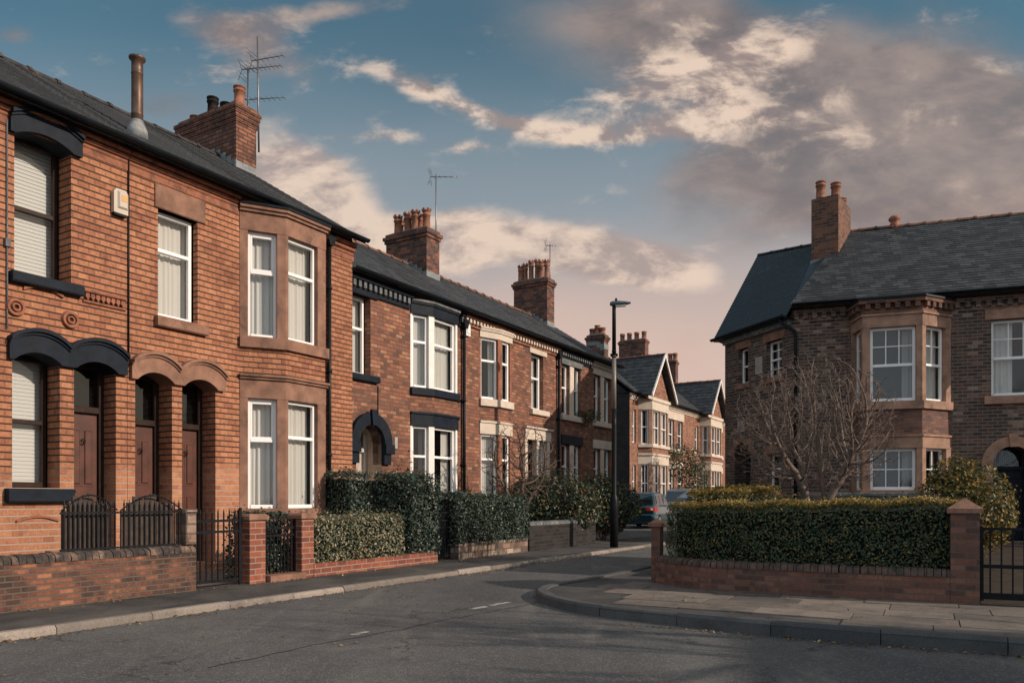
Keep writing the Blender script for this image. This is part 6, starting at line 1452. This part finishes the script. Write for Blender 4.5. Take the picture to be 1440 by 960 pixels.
hedge('hedge', 'low clipped hedge of pale speckled leaves beside the brick pier', wpath([(8.32, .03), (10.45, .03)]), .6, .30, 1.0, 'variegated', .048, 1700, 42, lump=.02)
hedge('hedge', 'tall dark green hedge towering over the pale speckled hedge', wpath([(9.95, .85), (10.5, .78), (10.75, .10), (11.5, .04)]), .95, .25, 1.70, 'dark', .055, 1300, 43, lump=.035, zf=lambda t: 1.74 - .05 * t + .02 * math.sin(t * 17))
mb = MB(); mb.box(FW, 8.30, 11.38, 0, .22, PV - .02, .31); o = mb.build('low_wall', [MT['brick_pier']]); o['label'] = 'low red brick wall under the pale speckled hedge and the tall dark hedge'; o['category'] = 'wall'
hedge('hedge', 'dark clipped hedge above the rubble stone wall beside the leafless shrub', wpath([(11.98, -.02), (14.75, -.02)]), .85, .38, 1.36, 'dark', .055, 1250, 44, lump=.045, zf=lambda t: 1.40 - .10 * t)
mb = MB(); mb.box(FW, 12.05, 14.7, 0, .25, PV - .02, .42); o = mb.build('rubble_wall', [MT['stone_rubble']]); o['label'] = 'low pale rubble stone wall under the dark clipped hedge'; o['category'] = 'wall'
mb = MB(); mb.box(FW, 14.86, 18.35, .05, .28, PV - .02, .68); lw = thing('garden_wall', 'dark brick garden wall with rounded coping before the evergreen bushes', 'wall', FW.w(15, .05, PV), ROT); mb.build('brickwork', MT['brick_dark'], lw)
mb = MB(); coping_blocks(mb, FW, 14.86, 18.36, .035, .295, .682, .78, .09, random.Random(9)); mb.build('coping', MT['stone_grey'], lw)
bush('bush', 'dark evergreen bush with orange tips behind the dark brick wall', *FW.w(17.2, .75, 0)[:2], PV, 1.45, .78, .98, 'everg', .085, 13000, 51, lumps=12)
bush('bush', 'dense evergreen bush reaching the ground behind the street lamp', *FW.w(19.7, .45, 0)[:2], PV, 1.1, .8, .98, 'everg', .085, 12000, 52, lumps=12)
bush('bush', 'rust leaved shrub between the tall dark hedge and the cream trimmed house', *FW.w(12.45, 1.35, 0)[:2], PV, .50, .45, .92, 'rust', .10, 700, 53, lumps=7)
bush('bush', 'small yellow tinged shrub beside the trunk of the leafless shrub', *FW.w(15.0, .75, 0)[:2], PV, .35, .3, .55, 'rust', .08, 600, 54, lumps=6)
bush('bush', 'thin climbing shrub against the wall right of the black arched doorway', *FC.w(12.95, -.25, 0)[:2], PV, .42, .22, 1.25, 'rust', .05, 500, 57, lumps=8)
bush('window_plant', 'dark trailing plant on the first floor sill of the end terrace house', *FC.w(21.85, -.16, 0)[:2], 3.55, .55, .18, .32, 'everg', .07, 700, 55, cat='plant')
bush('climbing_plant', 'climbing plant spreading over the brick between the lower windows of the end terrace house', *FC.w(20.9, -.2, 0)[:2], PV, 1.1, .22, 1.5, 'rust', .06, 800, 58, cat='plant', lumps=12)
cx_, cy_ = FW.w(15.15, .55, 0)[:2]; grown_tree('bare_tree', 'leafless shrub with dark spreading stems behind the clipped hedge on the left', cx_, cy_, PV, [[(0, 0, PV), (-.12, 0, 1.2), (-.3, 0, 1.6)], [(.05, .05, PV), (.10, .1, 1.3), (.15, .1, 1.8)], [(.05, -.05, PV), (.25, -.1, 1.2), (.5, -.1, 1.6)]], (cx_ + .1, cy_, 2.05), (.92, .8, 1.0), 'bark_dark', 5, n=700, step=.08, kill=.11, r_tip=.0055)
bush('tree', 'dark green garden tree in front of the gabled houses', *FF.w(FF.a(967, -2.2), -2.2, 0)[:2], PV, 1.15, 1.0, 2.1, 'everg', .14, 2600, 56, cat='tree', lumps=14)
bush('climbing_plant', 'leafy climber below the upper windows of the first gabled house', *FF.w(FF.a(946, -.3), -.25, 0)[:2], 3.0, .9, .25, .75, 'everg', .11, 700, 59, cat='plant')

# ------------------------------------------------------------------ street lamp
lx, ly = gnd(863.5, 769)
lp = thing('street_lamp', 'slim street lamp post with dark base and pale middle beside the evergreen bush', 'street lamp', (lx, ly, PV)); T_ = ly
zz = lambda py: CZ + T_ * (HY - py) / F
mb = MB(); mb.lathe(lx, ly, [(.10, PV), (.10, 1.25), (.085, 1.32), (.062, 1.40), (.060, 3.05), (.056, zz(575))], 14); mb.build('base_section', MT['lamp_black'], lp)
mb = MB(); mb.lathe(lx, ly, [(.0555, zz(575) + .001), (.050, zz(500))], 14); mb.build('column', MT['lamp_grey'], lp)
mb = MB(); mb.lathe(lx, ly, [(.050, zz(500) + .001), (.046, zz(440)), (.046, zz(430))], 14); 
for z in (zz(503), zz(495)): mb.lathe(lx, ly, [(.056, z), (.056, z + .04)], 12)
f = Fr((lx, ly), (1, -.15)); mb.box(f, -.09, .09, -.02, .02, zz(503) + .03, zz(497)); mb.build('top_section', MT['lamp_black'], lp)
mb = MB(); zt = zz(431); secs = []
for t, hw, up_, dn in ((-.10, .05, .05, .03), (-.02, .075, .075, .05), (.12, .085, .07, .055), (.28, .075, .045, .045), (.40, .035, .02, .02)):
    secs.append([f.w(t, hw * math.cos(q * math.pi / 5), zt + .06 + t * .04 + (up_ if math.sin(q * math.pi / 5) > 0 else dn) * math.sin(q * math.pi / 5)) for q in range(10)])
for i in range(4): mb.strip(secs[i] + secs[i][:1], secs[i + 1] + secs[i + 1][:1], 0, True)
mb.poly(secs[0]); mb.poly(secs[-1][::-1]); hd = mb.build('lamp_head', MT['lamp_head'], lp)
mb = MB(); mb.plan([f.w(a, d, 0)[:2] for a, d in ((.04, -.055), (.28, -.045), (.28, .045), (.04, .055))], zt - .005, zt + .03); mb.build('lens', MT['lens'], hd)
mb = MB(); p = f.w(.05, 0, 0); mb.lathe(p[0], p[1], [(.03, zt + .12), (.03, zt + .17), (.02, zt + .2), (.0, zt + .205)], 8); mb.build('photocell', MT['lamp_black'], hd)

# ------------------------------------------------------------------ cars
def car(label, x, y, heading, Lc, Wc, Hc, paint, belt, estate=True, plate=None):
    """car seen from behind; heading is the plan angle of its nose"""
    t = thing('parked_car', label, 'car', (x, y, 0), heading, 'cars parked beyond the corner'); f = Fr((x, y), (math.cos(heading), math.sin(heading))); h = Wc / 2
    def sec(a, hw, z0, z1, rr_=.12, tuck=.05):
        return [(a, -hw + tuck, z0), (a, -hw, z0 + (z1 - z0) * .28), (a, -hw + .012, z0 + (z1 - z0) * .72), (a, -hw + rr_ * .6, z1 - .01), (a, -hw + rr_ * 1.5, z1), (a, hw - rr_ * 1.5, z1), (a, hw - rr_ * .6, z1 - .01), (a, hw - .012, z0 + (z1 - z0) * .72), (a, hw, z0 + (z1 - z0) * .28), (a, hw - tuck, z0)]
    def loft(S):
        mb = MB(); W_ = [[f.w(*p) for p in s] for s in S]
        for i in range(len(W_) - 1): mb.strip(W_[i + 1] + W_[i + 1][:1], W_[i] + W_[i][:1], 0, True)
        mb.poly(W_[0]); mb.poly(W_[-1][::-1]); return mb
    b = belt; gz = .2
    S = [sec(.0, h - .10, gz + .12, b - .12), sec(.05, h - .05, gz + .04, b - .04), sec(.16, h - .015, gz, b), sec(.9, h, gz, b + .01), sec(Lc * .55, h, gz, b - .0), sec(Lc * .72, h, gz, b - .04), sec(Lc * .9, h - .04, gz, b - .20), sec(Lc * .98, h - .12, gz + .06, b - .32), sec(Lc, h - .25, gz + .12, b - .42)]
    loft(S).build('body', MT[paint], t, uv=False)
    def cs(a, hw0, hw1, z0, z1): return [(a[0], -hw0, z0), (a[1], -hw1, z1 - .08), (a[2], -hw1 + .09, z1), (a[2], hw1 - .09, z1), (a[1], hw1, z1 - .08), (a[0], hw0, z0)]
    hb, ht = h - .07, h - .21
    CS = [cs((.13, .30, .38), hb - .04, ht, b - .03, Hc - .05), cs((.45, .55, .60), hb, ht + .02, b - .02, Hc), cs((Lc * .38, Lc * .38, Lc * .38), hb, ht + .03, b - .02, Hc + .015), cs((Lc * .60, Lc * .52, Lc * .50), hb, ht, b - .02, Hc - .03), cs((Lc * .74, Lc * .62, Lc * .56), hb - .06, ht - .03, b - .05, Hc - .10)]
    loft(CS).build('roof', MT[paint], t, uv=False)
    # rear window, side windows: panes set just proud of the cabin skin
    g = MB(); ins = lambda p, q, k: tuple(p[i] + (q[i] - p[i]) * k for i in range(3))
    def pane(mb, q, off): # q four world points, offset along outward
        n_ = (Vector(q[1]) - Vector(q[0])).cross(Vector(q[3]) - Vector(q[0])).normalized() * off; mb.poly([tuple(Vector(p) + n_) for p in q])
    r0_ = CS[0]; pane(g, [f.w(r0_[5][0], r0_[5][1] - .10, r0_[5][2] + .07), f.w(r0_[0][0], r0_[0][1] + .10, r0_[0][2] + .07), f.w(r0_[1][0], r0_[1][1] + .07, r0_[1][2] - .0), f.w(r0_[4][0], r0_[4][1] - .07, r0_[4][2] - .0)], -.012)
    g.build('rear_window', MT['car_glass_dark'], t, uv=False)
    for s_ in (-1, 1):
        for (i, k0, k1) in ((0, .25, .92), (1, .06, .48), (1, .53, .97), (2, .05, .92)):
            g = MB(); A, B = CS[i], CS[i + 1]; lo, hi = (0, 1) if s_ < 0 else (5, 4)
            P = lambda k, v: tuple((A[lo][j] + (B[lo][j] - A[lo][j]) * k) * (1 - v) + (A[hi][j] + (B[hi][j] - A[hi][j]) * k) * v for j in range(3))
            q = [f.w(*P(k0, .12)), f.w(*P(k1, .12)), f.w(*P(k1, .93)), f.w(*P(k0, .93))]; pane(g, q, .012 * (1 if s_ < 0 else -1)); g.build('side_window', MT['car_glass_dark'], t, uv=False)
    for s_ in (-1, 1):
        mb = MB(); a0, a1 = sorted((s_ * (h - .02), s_ * (h - .42))); f2 = f
        zl0, zl1 = b - .27, b - .10; pts = [(.01, s_ * (h - .42)), (.05, s_ * (h - .10)), (.20, s_ * (h - .0)), (.32, s_ * (h + .006))]
        A = [f.w(p - .035 if i < 2 else p, q + s_ * .012, zl0 + (.03 if i in (0, 3) else 0)) for i, (p, q) in enumerate(pts)]; B = [f.w(p - .035 if i < 2 else p, q + s_ * .012, zl1) for i, (p, q) in enumerate(pts)]
        mb.strip(A, B, 0, True) if s_ < 0 else mb.strip(B, A, 0, True)
        C_ = [f.w(p + .1, q - s_ * .04, zl1) for p, q in pts]; D_ = [f.w(p + .1, q - s_ * .04, zl0) for p, q in pts]; mb.strip(B, C_); mb.strip(D_, A)
        tl = mb.build('tail_light', MT['tail'], t, uv=False)
        mb = MB(); mb.strip([f.w(-.03, s_ * (h - .20), zl0 + .05), f.w(.012, s_ * (h - .11), zl0 + .05)], [f.w(-.03, s_ * (h - .20), zl1 - .03), f.w(.012, s_ * (h - .11), zl1 - .03)]); mb.build('reversing_lens', MT['clear'], tl, uv=False)
    mb = MB(); S2 = [sec(-.06, h - .12, gz + .08, gz + .36, .05), sec(-.02, h - .03, gz + .02, gz + .40, .05), sec(.25, h + .012, gz, gz + .41, .05), sec(.42, h + .01, gz, gz + .38, .05)]
    mb = MB(); Wp = [[f.w(*p) for p in s] for s in S2]
    for i in range(3): mb.strip(Wp[i + 1] + Wp[i + 1][:1], Wp[i] + Wp[i][:1], 0, True)
    mb.poly(Wp[0]); mb.build('rear_bumper', MT[paint], t, uv=False)
    for (a, s_) in ((.72, -1), (.72, 1), (Lc - .85, -1), (Lc - .85, 1)):
        c = np.array(f.w(a, s_ * (h - .10), .31)); ax = np.array([*f.n, 0]); P = [tuple(c + ax * q) for q in (-.10, -.08, .08, .10)]
        mb = MB(); mb.tube(P, [.27, .31, .31, .27], 20); wh = mb.build('wheel', MT['rubber'], t, uv=False); mb = MB(); mb.tube([tuple(c + ax * q) for q in (-.105, .105)], .19, 14); mb.build('rim', MT['metal'], wh, uv=False)
    if plate:
        mb = MB(); z0 = b - .32; mb.bbox(f, 0, 0, 0, 0, 0, 0) if False else None
        fp = Fr(f.w(-.045, -0.0, 0)[:2], (f.n[0] * -1, f.n[1] * -1)); mb.box(fp, -.26, .26, -.006, .02, z0, z0 + .115); pl = mb.build('number_plate', MT['plate'], t, uv=False)
        cu = bpy.data.curves.new('plate_letters', 'FONT'); cu.body = plate; cu.size = .105; cu.align_x = 'CENTER'; cu.extrude = .001; cu.materials.append(MT['black']); o = bpy.data.objects.new('plate_letters', cu); COL.objects.link(o)
        p = fp.w(0, -.008, z0 + .022); M = Matrix.Translation(Vector(p)) @ Matrix.Rotation(fp.ang(), 4, 'Z') @ Matrix.Rotation(rad(90), 4, 'X'); me = bpy.data.meshes.new_from_object(o); bpy.data.objects.remove(o); o = bpy.data.objects.new('plate_letters', me); COL.objects.link(o); me.transform(t.matrix_basis.inverted() @ M); o.parent = pl
    mb = MB(); mb.box(Fr(f.w(.02, 0, 0)[:2], (-f.n[0], -f.n[1])), -.3, .3, -.03, .01, b - .16, b - .13); mb.build('boot_trim', MT[paint], t, uv=False)
    return t
MT['car_glass_dark'] = NT('tinted_car_glass').set(color=(.012, .018, .022), rough=.04, spec=.9)
ca = math.atan2(U[1], U[0])
cx, cy = gnd(893, 743, 0.07); c1 = car('dark teal hatchback parked beyond the corner with its red tail light showing', cx, cy, ca + .10, 4.1, 1.72, 1.50, 'car_blue', .98, plate='S01 NES')
c1.location.z = .07
cx = (952 - CX) / F * 36.5; c2 = car('silver people carrier parked behind the dark teal hatchback', cx, 36.5, ca - .12, 4.4, 1.8, 1.80, 'car_silver', 1.12)

# ------------------------------------------------------------------ unseen house, tree and shrub, added on the right to shade the carriageway
fn = Fr((15.0, 2.7), (-.295, -.955)); hn = thing('terraced_house', 'unseen brick house added across the road on the right to shade it', 'house', fn.w(0, 0, 0), fn.ang())
nw = [(1.0, 2.2, 1.2, 2.8, .12), (1.0, 2.2, 3.9, 5.3, .12), (5.2, 6.4, 3.9, 5.3, .12), (5.2, 6.4, 1.2, 2.8, .12)]
mb = MB(); wall(mb, fn, 0, 8.6, 0, 5.6, nw); mb.build('front_wall', MT['brick_mixed'], hn); shell(hn, fn, 0, 8.6, 6.5, 5.6, 'brick_mixed', 0); pitched(hn, fn, 0, 8.6, -.2, 5.5, 3.2, 7.1, 6.6)
for i, w_ in enumerate(nw): window(hn, fn, w_[0], w_[1], w_[2], w_[3], .12, cover='drapes', seed=300 + i)
bare_tree('bare_tree', 'unseen leafless street tree added on the pavement to the right for its shadow', 9.4, 4.1, PV, [(0, 0, (-.05, .02), 1.7)], 'bark_dark', 77, levels=6, r0=.07, L0=1.1, ratio=.74, spread=.85, kids=(3, 3), up=.3)
bush('bush', 'unseen dense evergreen shrub added on the pavement to the right for its shadow', 7.2, 3.4, PV, .8, .8, 1.1, 'everg', .10, 2500, 78)
